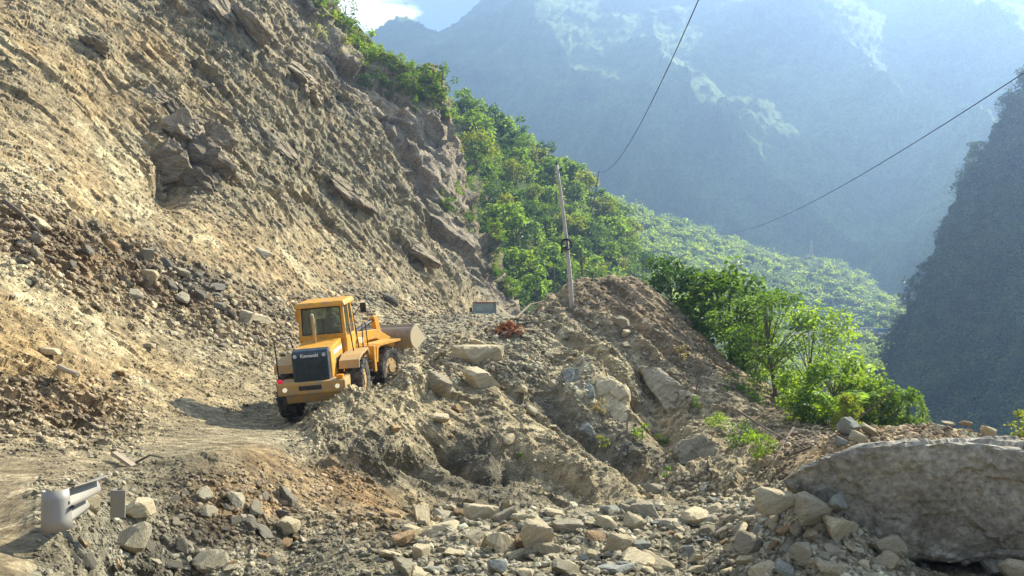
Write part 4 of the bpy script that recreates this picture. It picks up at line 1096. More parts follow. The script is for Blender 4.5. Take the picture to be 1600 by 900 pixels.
# --- trees of the green hillside
gpx = np.arange(665, 1245, 3.0); _, PYg = proj(Wg_)
crest_g = PYg.min(0)
spots = []
tries = 0
while len(spots) < 190 and tries < 9000:
    tries += 1
    x = rng.uniform(705, 1010); y = rng.uniform(165, 478)
    if x < 715 + (y - 170) * 0.28: continue                       # hidden by the cliff
    ij = pick_grid(Wg_, gpx, PYg, x, y)
    if ij is None or ij[0] == 0: continue
    p = Wg_[ij]
    if any((p[0] - q[0]) ** 2 + (p[1] - q[1]) ** 2 < 3.2 for q in spots): continue
    spots.append(p)
for ij_x in np.linspace(700, 985, 26):                              # and along its crest
    j = int(np.searchsorted(gpx, ij_x + rng.normal(0, 4))); i = int(np.argmin(PYg[:, j]))
    spots.append(Wg_[i, j] - np.array([0, 1.0, 0.3]))
for k, p in enumerate(spots):
    v = k % 7
    h = 2.2 + 4.4 * rng.random() ** 1.8 if k < 190 else rng.uniform(3.5, 6.5)
    plant('hillside_tree', Vector(p) - Vector((0, 0, 0.3)), h, 'hill', 1000 + v, ['hill', 'deep', 'bright', 'mid', 'hill', 'yellow', 'deep'][v],
          ['rounded bright green tree', 'leaning green tree', 'loose pale green tree', 'broad green tree', 'bushy green tree', 'ragged light green tree', 'dark green tree'][v] + ' growing on the steep hillside behind the pole', 'tree', 'trees on the steep green hillside',
          clumps=13 + v, per=24, leaf=0.13, spread=0.42 + 0.03 * v, trunk_h=0.22 + 0.04 * (v % 3))
# --- low cover between them
def cover(name, pts, L, w, per, rad, mat, label, seed, up=0.5, nz=0.6):
    g = np.random.default_rng(seed)
    c = np.repeat(np.asarray(pts), per, 0)
    q = g.normal(size=c.shape); q /= np.linalg.norm(q, axis=1, keepdims=True); q[:, 2] = np.abs(q[:, 2]) * nz * 1.4
    r = np.repeat(rad * np.clip(np.exp(g.normal(-0.1, 0.42, len(pts))), 0.35, 2.2), per)[:, None]
    V, Q = leaves(g, c + q * r * g.uniform(0.5, 1.0, (len(c), 1)), L, w, up, 0.1, out=q)
    return tag(link(name, mesh_np(name, V, Q, M_leaf[mat])), label, kind='stuff')
def grid_samples(Wg, pxs, PYg, n, x0, x1, y0, y1, cond=None):
    out = []
    for _ in range(n):
        x, y = rng.uniform(x0, x1), rng.uniform(y0, y1)
        if cond and not cond(x, y): continue
        ij = pick_grid(Wg, pxs, PYg, x, y)
        if ij is None or ij[0] == 0: continue
        out.append(Wg[ij])
    return np.array(out)
cover('hillside_undergrowth', grid_samples(Wg_, gpx, PYg, 2600, 690, 1010, 165, 480), 0.45, 0.26, 14, 0.8, 'under', 'low leafy undergrowth between the trees of the green hillside', 5)
vpx = np.arange(845, 1516, 2.8); _, PYv = proj(Wv)
notroad = lambda x, y: not (1195 < x < 1415 and 513 < y < 524)
cover('ridge_forest', grid_samples(Wv, vpx, PYv, 3600, 850, 1430, 295, 600, notroad), 1.35, 0.9, 26, 2.3, 'forest', 'dense green forest covering the valley ridge', 6)
dpx = np.arange(1345, 1926, 3.0); _, PYd = proj(Wd_)
pts = grid_samples(Wd_, dpx, PYd, 2600, 1360, 1610, 120, 690)
cr = []
for x in np.linspace(1352, 1900, 210):
    j = int(np.searchsorted(dpx, x)); i = int(np.argmin(PYd[:, j])); cr.append(Wd_[min(i, len(Wd_) - 1), min(j, len(dpx) - 1)] + np.array([rng.normal(0, .8), rng.normal(-1, 2), rng.uniform(-0.5, 1.8)]))
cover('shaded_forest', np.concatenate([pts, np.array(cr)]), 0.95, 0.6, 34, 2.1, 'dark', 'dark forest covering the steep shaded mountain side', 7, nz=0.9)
for k, x in enumerate(np.linspace(1350, 1660, 54)):
    j = int(np.searchsorted(dpx, x + rng.normal(0, 3))); i = int(np.argmin(PYd[:, j])); p = Wd_[i, j] + np.array([0, -1.5, -1.0])
    plant('mountain_tree', Vector(p), 3.0 + 9.0 * rng.random() ** 1.6, 'ridge', 1400 + k % 6, 'dark', 'dark tree standing out on the edge of the shaded mountain side', 'tree', 'trees along the edge of the shaded mountain', clumps=14 + k % 5, per=26, leaf=0.12, spread=0.40, trunk_h=0.2, r0=0.02)
# --- shrubs along the crest of the cliff
kpx = np.arange(425, 812, 1.8); _, PYk = proj(Wc)
crest_spots = [(488, 6, 3.2), (505, 14, 3.6), (520, 26, 3.4), (533, 42, 3.2), (546, 60, 3.6), (556, 82, 3.2), (566, 100, 3.0), (574, 76, 3.4), (590, 92, 3.2), (604, 100, 2.8), (585, 122, 2.6), (572, 128, 2.4), (600, 130, 2.2), (618, 102, 3.0), (632, 112, 2.6), (646, 116, 2.8), (660, 122, 3.0), (612, 150, 1.8), (672, 136, 3.4), (690, 140, 4.4), (700, 152, 3.4), (684, 160, 2.6), (638, 140, 2.4), (656, 150, 2.2), (712, 190, 2.4), (716, 220, 2.6), (720, 250, 2.6), (722, 282, 2.8), (716, 300, 2.6), (730, 312, 2.6), (742, 330, 2.4), (700, 318, 2.2), (755, 345, 2.4), (690, 300, 2.0), (765, 372, 2.6), (776, 392, 2.4), (786, 412, 2.6), (792, 432, 2.2), (748, 356, 2.2), (735, 330, 2.8), (790, 450, 2.0), (640, 128, 2.6), (625, 132, 2.4), (660, 150, 2.8), (648, 165, 2.0)]
for k, (x, y, h) in enumerate(crest_spots):
    ij = pick_grid(Wc, kpx, PYk, x, y + 8) or pick_grid(Wc, kpx, PYk, x, y + 30)
    if ij is None: continue
    v = k % 5
    plant('cliff_shrub', Vector(Wc[ij]) - Vector((0, 0, 0.5)), h, 'cliff', 1100 + v, ['bright', 'mid', 'hill', 'bright', 'mid'][v],
          ['bright green shrub', 'leafy green shrub', 'tangled light green shrub', 'sunlit broad shrub', 'dense green shrub'][v] + (' along the crest of the rock cliff' if y < 170 else ' clinging to the outer edge of the rock cliff'), 'shrub', 'shrubs on the rock cliff', parts=('stem', 'foliage'),
          clumps=15, per=34, leaf=0.10, spread=0.52, trunk_h=0.1, r0=0.02)
ij = pick_grid(Wc, kpx, PYk, 548, 66)
plant('slender_tree', Vector(Wc[ij]) - Vector((0, 0, .3)), 7.5, 'slender', 1201, 'mid', 'slender sparse tree rising into the sky at the cliff top', 'tree', clumps=9, per=16, leaf=0.055, spread=0.2, trunk_h=0.5, r0=0.012)
cover('cliff_grass', grid_samples(Wc, kpx, PYk, 700, 480, 720, 0, 180, lambda x, y: y < 10 + (x - 480) * 0.62 + 50 and y > (x - 480) * 0.62 - 10), 0.5, 0.14, 10, 0.5, 'yellow', 'long grass hanging over the cliff edge', 9)

# --- shrubs and small trees near the mound
def near_plant(name, px, py, Y, hpx, kind, seed, mat, label, cat, parts=('stem', 'foliage'), **kw):
    """hpx: apparent height; the root stands on the ground seen at (px, py), or at distance Y when the root is hidden"""
    if Y is None:
        p, _ = pick(px, py, 11)
    else:
        p = at(px, py, Y); p.z = min(p.z, ground_z(p.x, p.y) + 0.05) if abs(p.z - ground_z(p.x, p.y)) < 3.0 else p.z
    h = (hpx + (0 if Y is None else max(0, proj(np.array(p))[1] - py))) * p.y / FPX
    return plant(name, p - Vector((0, 0, 0.06)), h, kind, seed, mat, label, cat, parts=parts, **kw)
BIG = dict(clumps=34, per=60, leaf=0.075, spread=0.46, trunk_h=0.05, r0=0.012, flat=0.9)
near_plant('leafy_shrub', 1046, 505, 36.5, 105, 'near', 1301, 'deep', 'large dark leafy shrub at the top of the mound flank', 'shrub', **BIG)
near_plant('leafy_shrub', 1090, 525, 36.0, 100, 'near', 1302, 'mid', 'broad leafed shrub between the mound top and the feathery tree', 'shrub', **BIG)
near_plant('leafy_shrub', 1142, 540, 35.5, 125, 'near', 1303, 'mid', 'tall glossy shrub with big drooping leaves beside the feathery tree', 'shrub', **BIG)
near_plant('leafy_shrub', 1172, 560, 35.0, 80, 'near', 1312, 'bright', 'light green shrub under the feathery tree crown', 'shrub', **BIG)
near_plant('feathery_tree', 1214, 606, 31.0, 150, 'feather', 1304, 'mid', 'small feathery tree with a bare curved trunk on the mound flank', 'tree', parts=('trunk', 'crown'), clumps=30, per=90, leaf=0.042, spread=0.55, trunk_h=0.38, r0=0.018, flat=0.5)
near_plant('feathery_tree', 1262, 600, 29.5, 120, 'feather', 1305, 'hill', 'pale feathery tree leaning over the sunny shrubs', 'tree', parts=('trunk', 'crown'), clumps=22, per=70, leaf=0.045, spread=0.5, trunk_h=0.35, r0=0.016, flat=0.5)
SUN_ = dict(clumps=30, per=60, leaf=0.085, spread=0.52, trunk_h=0.04, r0=0.012, flat=0.9)
near_plant('sunny_shrub', 1262, 662, 25.5, 84, 'sunny', 1306, 'bright', 'bright shrub just right of the bare curved trunk', 'shrub', **SUN_)
near_plant('sunny_shrub', 1300, 664, 25.0, 110, 'sunny', 1307, 'bright', 'tallest sunlit shrub above the rubble of the giant boulder', 'shrub', **SUN_)
near_plant('sunny_shrub', 1345, 664, 25.0, 78, 'sunny', 1308, 'yellow', 'yellowish shrub above the pointed stone of the giant boulder', 'shrub', **SUN_)
near_plant('sunny_shrub', 1376, 664, 24.5, 70, 'sunny', 1309, 'bright', 'rounded sunlit shrub in the middle of the bushes behind the giant boulder', 'shrub', **SUN_)
near_plant('sunny_shrub', 1408, 664, 24.0, 56, 'sunny', 1310, 'mid', 'greener low shrub next to the young conifer shaped plant', 'shrub', **SUN_)
near_plant('sunny_shrub', 1322, 668, 22.0, 50, 'sunny', 1311, 'yellow', 'small lime shrub directly behind the pointed stone', 'shrub', **SUN_)
near_plant('sunny_shrub', 1232, 640, None, 50, 'sunny', 1313, 'bright', 'low bright shrub around the foot of the feathery tree', 'shrub', **SUN_)
LOW = dict(clumps=16, per=30, leaf=0.14, spread=0.75, trunk_h=0.05, r0=0.012, flat=0.8)
near_plant('low_shrub', 1140, 612, None, 32, 'low', 1320, 'mid', 'low long leafed shrub on the bare mound flank', 'shrub', **LOW)
near_plant('low_shrub', 1182, 632, None, 44, 'low', 1321, 'bright', 'spreading long leafed shrub below the feathery tree', 'shrub', **LOW)
near_plant('low_shrub', 1160, 694, None, 40, 'low', 1322, 'mid', 'straggly green shrub in the gully left of the giant boulder', 'shrub', **LOW)
near_plant('low_shrub', 1190, 716, None, 40, 'low', 1323, 'bright', 'small bright shrub at the gully bottom near the boulder tip', 'shrub', **LOW)
near_plant('low_shrub', 1120, 668, None, 26, 'low', 1324, 'hill', 'thin shrub rooted above the broad grey rock', 'shrub', **LOW)
SPR = dict(clumps=7, per=14, leaf=0.2, spread=0.4, trunk_h=0.2, r0=0.012, flat=1.0)
near_plant('weed', 1002, 690, None, 30, 'weed', 1330, 'bright', 'bright weed sprouting in the shaded crack of the mound', 'weed', **SPR)
near_plant('weed', 1032, 696, None, 24, 'weed', 1331, 'bright', 'smaller weed right of the bright one in the crack', 'weed', **SPR)
near_plant('weed', 946, 704, None, 22, 'weed', 1332, 'yellow', 'yellowish tuft of weeds below the pale cut face', 'weed', **SPR)
near_plant('weed', 820, 724, None, 16, 'weed', 1333, 'bright', 'single tiny green sprout right of the dark hollow', 'weed', **SPR)
near_plant('weed', 938, 652, None, 26, 'weed', 1334, 'dry', 'dry grass tuft at the right edge of the pale cut face', 'weed', **SPR)
near_plant('weed', 1062, 566, None, 28, 'weed', 1335, 'dry', 'dry straw tuft high on the brown mound flank', 'weed', **SPR)
near_plant('weed', 1090, 640, None, 22, 'weed', 1336, 'hill', 'grey green tuft beside the tilted overhanging slab', 'weed', **SPR)
near_plant('weed', 1040, 745, None, 18, 'weed', 1337, 'hill', 'small tuft low on the slope under the broad grey rock', 'weed', **SPR)
pe = at(1598, 700, 10.5)
plant('roadside_shrub', pe, 0.48, 'edge', 1340, 'yellow', 'yellow green plant behind the right shoulder of the giant boulder', 'shrub', parts=('stem', 'foliage'), clumps=14, per=26, leaf=0.13, spread=0.4, trunk_h=0.05, r0=0.012)

def frond_plant(name, loc, size, fronds, mat, label, cat, seed, upright=0.5):
    g = np.random.default_rng(seed)
    e = empty(name, loc); tag(e, label, cat)
    for k in range(fronds):
        a = 2 * math.pi * k / fronds + g.normal(0, .25); L = size * g.uniform(0.75, 1.1)
        t = np.linspace(0, 1, 14)
        R_ = np.stack([np.cos(a) * L * t * (1 - upright * .6), np.sin(a) * L * t * (1 - upright * .6), L * (t * (0.6 + upright * .5) - 0.55 * t ** 2.4)], -1)
        s = Soup(); s.tube(R_, 0.012 * size * (1 - 0.8 * t), 4)
        side = np.array([-np.sin(a), np.cos(a), 0])
        for i in range(2, 14):
            for sg in (-1, 1):
                l = L * 0.26 * math.sin(math.pi * (0.12 + 0.85 * t[i])); d = side * sg + (R_[i] - R_[i - 1]) * 5 / L
                d = d / np.linalg.norm(d); w_ = np.array([0, 0, 0]) + (R_[i] - R_[i - 1]) / np.linalg.norm(R_[i] - R_[i - 1]) * L * 0.026
                b = R_[i]; tip = b + d * l - np.array([0, 0, l * .25])
                s.quads(np.array([b - w_, b + d * l * .5 - w_ * 1.2, tip, b + d * l * .5 + w_ * 1.2]), np.array([[0, 1, 2, 3]]))
        link('frond', s.mesh('frond', M_leaf[mat]), e)
    return e
frond_plant('fern', at(1318, 664, 23.0), 1.9, 9, 'hill', 'tall fern with ladder like fronds among the sunlit shrubs', 'fern', 41, 0.85)
frond_plant('fern', at(1290, 655, 24.0), 1.3, 8, 'bright', 'shorter fern left of the tall fern', 'fern', 43, 0.6)

def spire_plant(name, loc, h, mat, label, seed):
    g = np.random.default_rng(seed)
    e = empty(name, loc); tag(e, label, 'sapling')
    s = Soup(); s.tube([(0, 0, -.05), (0.02, 0, h * .5), (0, 0.02, h)], [0.025, 0.018, 0.006], 5)
    pts = []
    for i in range(16):
        z = h * (0.15 + 0.83 * i / 15); L = h * 0.34 * (1 - i / 17)
        for k in range(5):
            a = g.uniform(0, 6.28); tip = np.array([math.cos(a) * L, math.sin(a) * L, z + L * 0.25])
            s.tube([(0, 0, z), tip], [0.006, 0.003], 3)
            pts.append(np.array([0, 0, z]) + (tip - np.array([0, 0, z])) * g.uniform(0.2, 1, (9, 1)))
    link('stem', s.mesh('stem', M_bark), e)
    V, Q = leaves(g, np.concatenate(pts), h * 0.075, h * 0.02)
    link('foliage', mesh_np('foliage', V, Q, M_leaf[mat]), e)
spire_plant('sapling', at(1441, 672, 24.0), 0.95, 'hill', 'young conifer shaped plant at the right end of the bushes', 51)
spire_plant('sapling', at(1420, 672, 23.5), 0.7, 'mid', 'shorter spiky plant left of the young conifer shaped one', 52)

# bare roots and twigs hanging in the gully
def twig(pts_, r, label, name='dead_branch', mat=None, cat='branch'):
    s = Soup(); P = np.array(pts_); n = len(P)
    s.tube(P, [r * (1 - 0.6 * i / (n - 1)) for i in range(n)], 6)
    return tag(link(name, s.mesh(name, mat or M_bark)), label, cat)
M_wood = plain_mat('weathered_wood', (0.40, 0.32, 0.22), rough=0.9, dirt=0.3, dirtc=(0.25, 0.19, 0.13), s=9, spec=0.1)
twig([at(1232, 712, 13.6), at(1290, 690, 12.8), at(1370, 632, 12.4), at(1400, 606, 12.2)], 0.022, 'long dead stem slanting up in front of the sunlit shrubs')
twig([at(1150, 640, 20), at(1200, 672, 18.6), at(1262, 705, 16.5)], 0.03, 'brown root trailing down the gully beside the boulder tip')
twig([at(1240, 668, 20), at(1226, 690, 18), at(1210, 720, 16)], 0.03, 'grey root hanging in the gully above the boulder tip')
twig([at(1088, 608, 25.5), at(1092, 590, 25.3), at(1100, 572, 25.2)], 0.03, 'rust brown dry stalk on the mound flank')
# ------------------------------------------------------------------ wheel loader
def bm_mesh(name, bm, mat, sm=False):
    me = bpy.data.meshes.new(name); bm.normal_update(); bm.to_mesh(me); bm.free()
    me.materials.append(mat)
    if sm: me.polygons.foreach_set('use_smooth', [True] * len(me.polygons))
    return me
def add_box(bm, x, y, z, bev=0.02, tx=0.0, ty=0.0):
    """box with bevelled edges; tx, ty narrow its top"""
    r = bmesh.ops.create_cube(bm, size=1.0); vs = r['verts']
    for v in vs:
        top = v.co.z > 0
        fx = 1 - (tx if top else 0); fy = 1 - (ty if top else 0)
        v.co = Vector(((x[0] + x[1]) / 2 + v.co.x * (x[1] - x[0]) * fx, (y[0] + y[1]) / 2 + v.co.y * (y[1] - y[0]) * fy, z[0] if v.co.z < 0 else z[1]))
    if bev:
        es = list({e for v in vs for e in v.link_edges})
        bmesh.ops.bevel(bm, geom=es, offset=bev, segments=2, affect='EDGES', profile=0.6)
def add_prism(bm, prof, x0, x1, bev=0.0):
    """solid from a side profile of (y, z) points, from x0 to x1"""
    a = [bm.verts.new((x0, y, z)) for y, z in prof]; b = [bm.verts.new((x1, y, z)) for y, z in prof]
    n = len(prof); fs = [bm.faces.new(a), bm.faces.new(b[::-1])]
    for i in range(n):
        fs.append(bm.faces.new((a[i], b[i], b[(i + 1) % n], a[(i + 1) % n])))
    bmesh.ops.recalc_face_normals(bm, faces=fs)
    if bev:
        bmesh.ops.bevel(bm, geom=list({e for f_ in fs for e in f_.edges}), offset=bev, segments=2, affect='EDGES', profile=0.6)
def add_cyl(bm, p0, p1, r, seg=14, r2=None):
    p0, p1 = Vector(p0), Vector(p1); d = p1 - p0
    m = Matrix.Translation((p0 + p1) / 2) @ d.to_track_quat('Z', 'Y').to_matrix().to_4x4()
    bmesh.ops.create_cone(bm, cap_ends=True, segments=seg, radius1=r, radius2=r if r2 is None else r2, depth=d.length, matrix=m)
def part(name, parent, mat, fn, label=None, sm=False):
    bm = bmesh.new(); fn(bm)
    o = link(name, bm_mesh(name, bm, mat, sm), parent)
    if label: o['label'] = label
    return o
def bx(name, parent, mat, x, y, z, bev=0.02, label=None, **k):
    return part(name, parent, mat, lambda bm: add_box(bm, x, y, z, bev, **k), label)
def pipe(name, parent, mat, pts, r, label=None):
    s = Soup(); s.tube(pts, [r] * len(pts), 8)
    o = link(name, s.mesh(name, mat, True), parent)
    if label: o['label'] = label
    return o

Y_PAINT = plain_mat('yellow_paint', (0.78, 0.35, 0.010), rough=0.42, dirt=0.68, dirtc=(0.36, 0.25, 0.12), s=4.5, spec=0.4)
Y_DIRTY = plain_mat('dusty_yellow_paint', (0.56, 0.30, 0.04), rough=0.7, dirt=0.85, dirtc=(0.34, 0.26, 0.16), s=4.0)
GRILLE = plain_mat('dark_grille', (0.025, 0.045, 0.055), rough=0.5, dirt=0.4, dirtc=(0.13, 0.13, 0.12), s=5)
BLACK = plain_mat('black_metal', (0.02, 0.02, 0.02), rough=0.5, dirt=0.4, dirtc=(0.15, 0.12, 0.09))
RUBBER = plain_mat('dusty_rubber', (0.028, 0.027, 0.026), rough=0.9, dirt=0.6, dirtc=(0.24, 0.2, 0.15), s=5, spec=0.2)
STEEL = plain_mat('worn_bucket_steel', (0.33, 0.25, 0.15), rough=0.65, dirt=0.6, dirtc=(0.22, 0.18, 0.14), s=3)
STEEL_P = plain_mat('scoured_bucket_edge', (0.46, 0.37, 0.22), rough=0.55, dirt=0.3, dirtc=(0.4, 0.33, 0.24), s=4)
WHITE = plain_mat('white_letter', (0.75, 0.75, 0.72), rough=0.5)
PALE_STRIPE = plain_mat('pale_stripe', (0.55, 0.6, 0.6), rough=0.5, dirt=0.4)
RED = plain_mat('red_lens', (0.6, 0.01, 0.05), rough=0.25, emit=(1.0, 0.02, 0.05, 0.12))
AMBER = plain_mat('amber_lens', (0.8, 0.3, 0.01), rough=0.25)
LAMP = plain_mat('lamp_lens', (0.8, 0.75, 0.6), rough=0.2, emit=(1.0, 0.85, 0.5, 0.15))
def glass_mat(name, tint, alpha_mix=0.75):
    m, nt, N, L, bs = new_mat(name)
    out = [n for n in N if n.type == 'OUTPUT_MATERIAL'][0]
    tr = N.new('ShaderNodeBsdfTransparent'); tr.inputs['Color'].default_value = tuple(tint) + (1,)
    gl = N.new('ShaderNodeBsdfGlossy'); gl.inputs['Roughness'].default_value = 0.06; gl.inputs['Color'].default_value = (0.9, 0.95, 0.95, 1)
    di = N.new('ShaderNodeBsdfDiffuse'); di.inputs['Color'].default_value = (0.30, 0.33, 0.28, 1)
    fr = N.new('ShaderNodeFresnel'); fr.inputs['IOR'].default_value = 1.45
    m1 = N.new('ShaderNodeMixShader'); m1.inputs[0].default_value = 1 - alpha_mix
    m2 = N.new('ShaderNodeMixShader')
    L.new(tr.outputs[0], m1.inputs[1]); L.new(di.outputs[0], m1.inputs[2])
    L.new(fr.outputs[0], m2.inputs[0]); L.new(m1.outputs[0], m2.inputs[1]); L.new(gl.outputs[0], m2.inputs[2])
    L.new(m2.outputs[0], out.inputs['Surface'])
    return m
GLASS = glass_mat('dusty_window_glass', (0.72, 0.80, 0.74), 0.82)

LS = 0.95
YAW, NOSE, ROLL = R(1.0), R(7.0), R(-5.0)
ROT = Euler((NOSE, ROLL, YAW))
LB = at(459, 650, 22.9)
loader = empty('wheel_loader', LB - ROT.to_matrix() @ (Vector((-1.05, -0.25, -0.20)) * LS), ROT)
loader.scale = (LS, LS, LS * 0.985)
tag(loader, 'yellow wheel loader climbing the debris mound seen from behind', 'loader')

# rear body
bx('counterweight', loader, Y_DIRTY, (-0.99, 0.99), (-1.90, -1.05), (0.77, 1.14), 0.05)
part('lower_counterweight', loader, Y_DIRTY, lambda bm: add_prism(bm, [(-1.86, 0.765), (-1.70, 0.50), (-0.9, 0.48), (-0.9, 0.765)], -0.78, 0.78, 0.04))
bx('tow_recess', loader, BLACK, (-0.36, 0.30), (-1.908, -1.85), (0.90, 1.04), 0.015)
hood = part('hood', loader, Y_PAINT, lambda bm: add_prism(bm, [(-1.50, 1.12), (-1.50, 1.95), (-1.30, 2.04), (0.25, 2.12), (0.25, 1.0), (-1.2, 1.0)], -0.58, 0.58, 0.05))
gr = part('rear_grille', loader, GRILLE, lambda bm: add_prism(bm, [(-1.72, 1.125), (-1.74, 1.90), (-1.66, 2.03), (-1.46, 2.09), (-1.46, 1.125)], -0.53, 0.53, 0.04))
for k in range(13):
    bx('slat', gr, GRILLE, (-0.46, 0.46), (-1.765, -1.735), (1.17 + k * 0.048, 1.195 + k * 0.048), 0)
bx('name_band', gr, GRILLE, (-0.50, 0.50), (-1.752, -1.70), (1.83, 1.97), 0.012)
cu = bpy.data.curves.new('lettering', 'FONT'); cu.body = 'Kawasaki'; cu.size = 0.142; cu.extrude = 0.006; cu.offset = 0.003; cu.align_x = 'CENTER'
tmp = bpy.data.objects.new('lettering_curve', cu); col.objects.link(tmp)
bpy.context.view_layer.update()
tme = bpy.data.meshes.new_from_object(tmp.evaluated_get(bpy.context.evaluated_depsgraph_get()))
bpy.data.objects.remove(tmp)
tme.transform(Matrix.Translation((0.0, -1.757, 1.855)) @ Matrix.Rotation(R(90), 4, 'X'))
tme.materials.clear(); tme.materials.append(WHITE); tme.name = 'lettering'
link('lettering', tme, gr)
def ring(bm, x, z):
    for k in range(12):
        a, b = 2 * math.pi * k / 12, 2 * math.pi * (k + 1) / 12
        add_cyl(bm, (x + .048 * math.cos(a), -1.755, z + .048 * math.sin(a)), (x + .048 * math.cos(b), -1.755, z + .048 * math.sin(b)), 0.009, 6)
def emblem_left(bm):
    ring(bm, -0.42, 1.90); add_box(bm, (-0.445, -0.395), (-1.762, -1.752), (1.875, 1.925), 0)
def emblem_right(bm):
    ring(bm, 0.42, 1.90); add_box(bm, (0.388, 0.452), (-1.762, -1.752), (1.892, 1.908), 0); add_box(bm, (0.412, 0.428), (-1.764, -1.754), (1.868, 1.932), 0)
part('emblem', gr, WHITE, emblem_left); part('emblem', gr, WHITE, emblem_right)
bx('side_stripe', hood, PALE_STRIPE, (0.576, 0.588), (-1.15, 0.05), (1.78, 1.90), 0.003)
bx('side_vent', hood, BLACK, (0.576, 0.587), (-0.9, -0.1), (1.30, 1.62), 0.004)
for s in (-1, 1):
    part('reversing_lamp', loader, LAMP, lambda bm: add_cyl(bm, (s * 0.76, -1.94, 0.96), (s * 0.76, -1.88, 0.96), 0.065, 16))
bx('tail_light', loader, RED, (-0.97, -0.84), (-1.84, -1.74), (1.15, 1.26), 0.03, 'lit red tail light')
bx('tail_light', loader, AMBER, (0.72, 0.92), (-1.80, -1.62), (1.15, 1.26), 0.03, 'amber tail light')
for s in (-1, 1):
    part('rear_fender', loader, Y_DIRTY, lambda bm: add_prism(bm, [(-1.04, 1.30), (-0.95, 1.54), (-0.50, 1.64), (0.80, 1.64), (1.0, 1.40), (0.93, 1.38), (0.76, 1.57), (-0.47, 1.57), (-0.90, 1.48), (-0.98, 1.29)], 0.67 * s, 1.28 * s))
bx('chassis', loader, BLACK, (-0.45, 0.45), (-1.0, 1.5), (0.6, 1.0), 0.03)
part('step_tank', loader, Y_DIRTY, lambda bm: add_box(bm, (0.70, 1.15), (0.85, 1.42), (0.55, 1.30), 0.04))

# cab
cab = part('cab', loader, Y_PAINT, lambda bm: (add_box(bm, (-0.74, 0.74), (0.26, 1.75), (1.35, 2.12), 0.04), add_box(bm, (-0.74, 0.74), (0.20, 0.30), (2.05, 2.25), 0.02)))
part('cab_roof', cab, Y_PAINT, lambda bm: add_box(bm, (-0.82, 0.82), (0.10, 1.85), (3.13, 3.30), 0.06, tx=0.08, ty=0.08))
for sx in (-1, 1):
    for (y0, y1, yt0, yt1) in ((0.20, 0.32, 0.26, 0.38), (0.98, 1.06, 0.98, 1.06), (1.64, 1.74, 1.50, 1.60)):
        def pil(bm, sx=sx, y0=y0, y1=y1, yt0=yt0, yt1=yt1):
            x0, x1 = sx * 0.735, sx * 0.64
            a = [(x0, y0, 2.1), (x1, y0, 2.1), (x1, y1, 2.1), (x0, y1, 2.1)]; b = [(x0 * .96, yt0, 3.15), (x1 * .96, yt0, 3.15), (x1 * .96, yt1, 3.15), (x0 * .96, yt1, 3.15)]
            va = [bm.verts.new(p) for p in a]; vb = [bm.verts.new(p) for p in b]
            bm.faces.new(va); bm.faces.new(vb)
            for i in range(4): bm.faces.new((va[i], va[(i + 1) % 4], vb[(i + 1) % 4], vb[i]))
            bmesh.ops.recalc_face_normals(bm, faces=bm.faces)
        part('pillar', cab, Y_PAINT, pil)
def pane(bm, quad, t=0.012):
    q = [Vector(p) for p in quad]; n = (q[1] - q[0]).cross(q[2] - q[0]).normalized() * t
    a = [bm.verts.new(p) for p in q]; b = [bm.verts.new(p + n) for p in q]
    bm.faces.new(a[::-1]); bm.faces.new(b)
    for i in range(4): bm.faces.new((a[i], a[(i + 1) % 4], b[(i + 1) % 4], b[i]))
rw = part('window', cab, GLASS, lambda bm: pane(bm, [(-0.63, 0.25, 2.26), (0.63, 0.25, 2.26), (0.60, 0.31, 3.10), (-0.60, 0.31, 3.10)]), 'large dusty rear window')
def seal(bm):
    c = [(-0.63, 0.236, 2.26), (0.63, 0.236, 2.26), (0.60, 0.296, 3.10), (-0.60, 0.296, 3.10)]
    for i in range(4): add_cyl(bm, c[i], c[(i + 1) % 4], 0.022, 6)
part('window_seal', rw, BLACK, seal)
part('window', cab, GLASS, lambda bm: pane(bm, [(0.70, 0.34, 2.14), (0.70, 0.97, 2.14), (0.675, 0.97, 3.12), (0.675, 0.39, 3.12)]))
part('window', cab, GLASS, lambda bm: pane(bm, [(0.70, 1.07, 2.14), (0.70, 1.63, 2.14), (0.675, 1.49, 3.12), (0.675, 1.07, 3.12)]))
part('window', cab, GLASS, lambda bm: pane(bm, [(-0.70, 0.97, 2.14), (-0.70, 0.34, 2.14), (-0.675, 0.39, 3.12), (-0.675, 0.97, 3.12)]))
part('window', cab, GLASS, lambda bm: pane(bm, [(-0.70, 1.63, 2.14), (-0.70, 1.07, 2.14), (-0.675, 1.07, 3.12), (-0.675, 1.49, 3.12)]))
part('windscreen', cab, GLASS, lambda bm: pane(bm, [(0.64, 1.69, 2.14), (-0.64, 1.69, 2.14), (-0.61, 1.56, 3.12), (0.61, 1.56, 3.12)]))
part('operator_seat', cab, BLACK, lambda bm: (add_box(bm, (-0.27, 0.27), (0.72, 1.2), (2.12, 2.26), 0.05), add_box(bm, (-0.26, 0.26), (0.58, 0.70), (2.2, 2.72), 0.05)))
part('steering_wheel', cab, BLACK, lambda bm: [add_cyl(bm, (.2 * math.cos(k * .524), 1.42 + .06 * math.sin(k * .524), 2.55 + .17 * math.sin(k * .524)), (.2 * math.cos(k * .524 + .524), 1.42 + .06 * math.sin(k * .524 + .524), 2.55 + .17 * math.sin(k * .524 + .524)), 0.016, 6) for k in range(12)] + [add_cyl(bm, (0, 1.42, 2.55), (0, 1.62, 2.12), 0.03, 8)])
pipe('exhaust_stack', loader, STEEL_P, [(-0.10, -0.45, 2.05), (-0.10, -0.45, 2.88), (-0.10, -0.52, 2.98)], 0.05)
for sx in (-1, 1):
    part('work_lamp', cab, LAMP, lambda bm: add_box(bm, (sx * .55 - .07, sx * .55 + .07), (1.86, 1.93), (3.10, 3.22), 0.02))
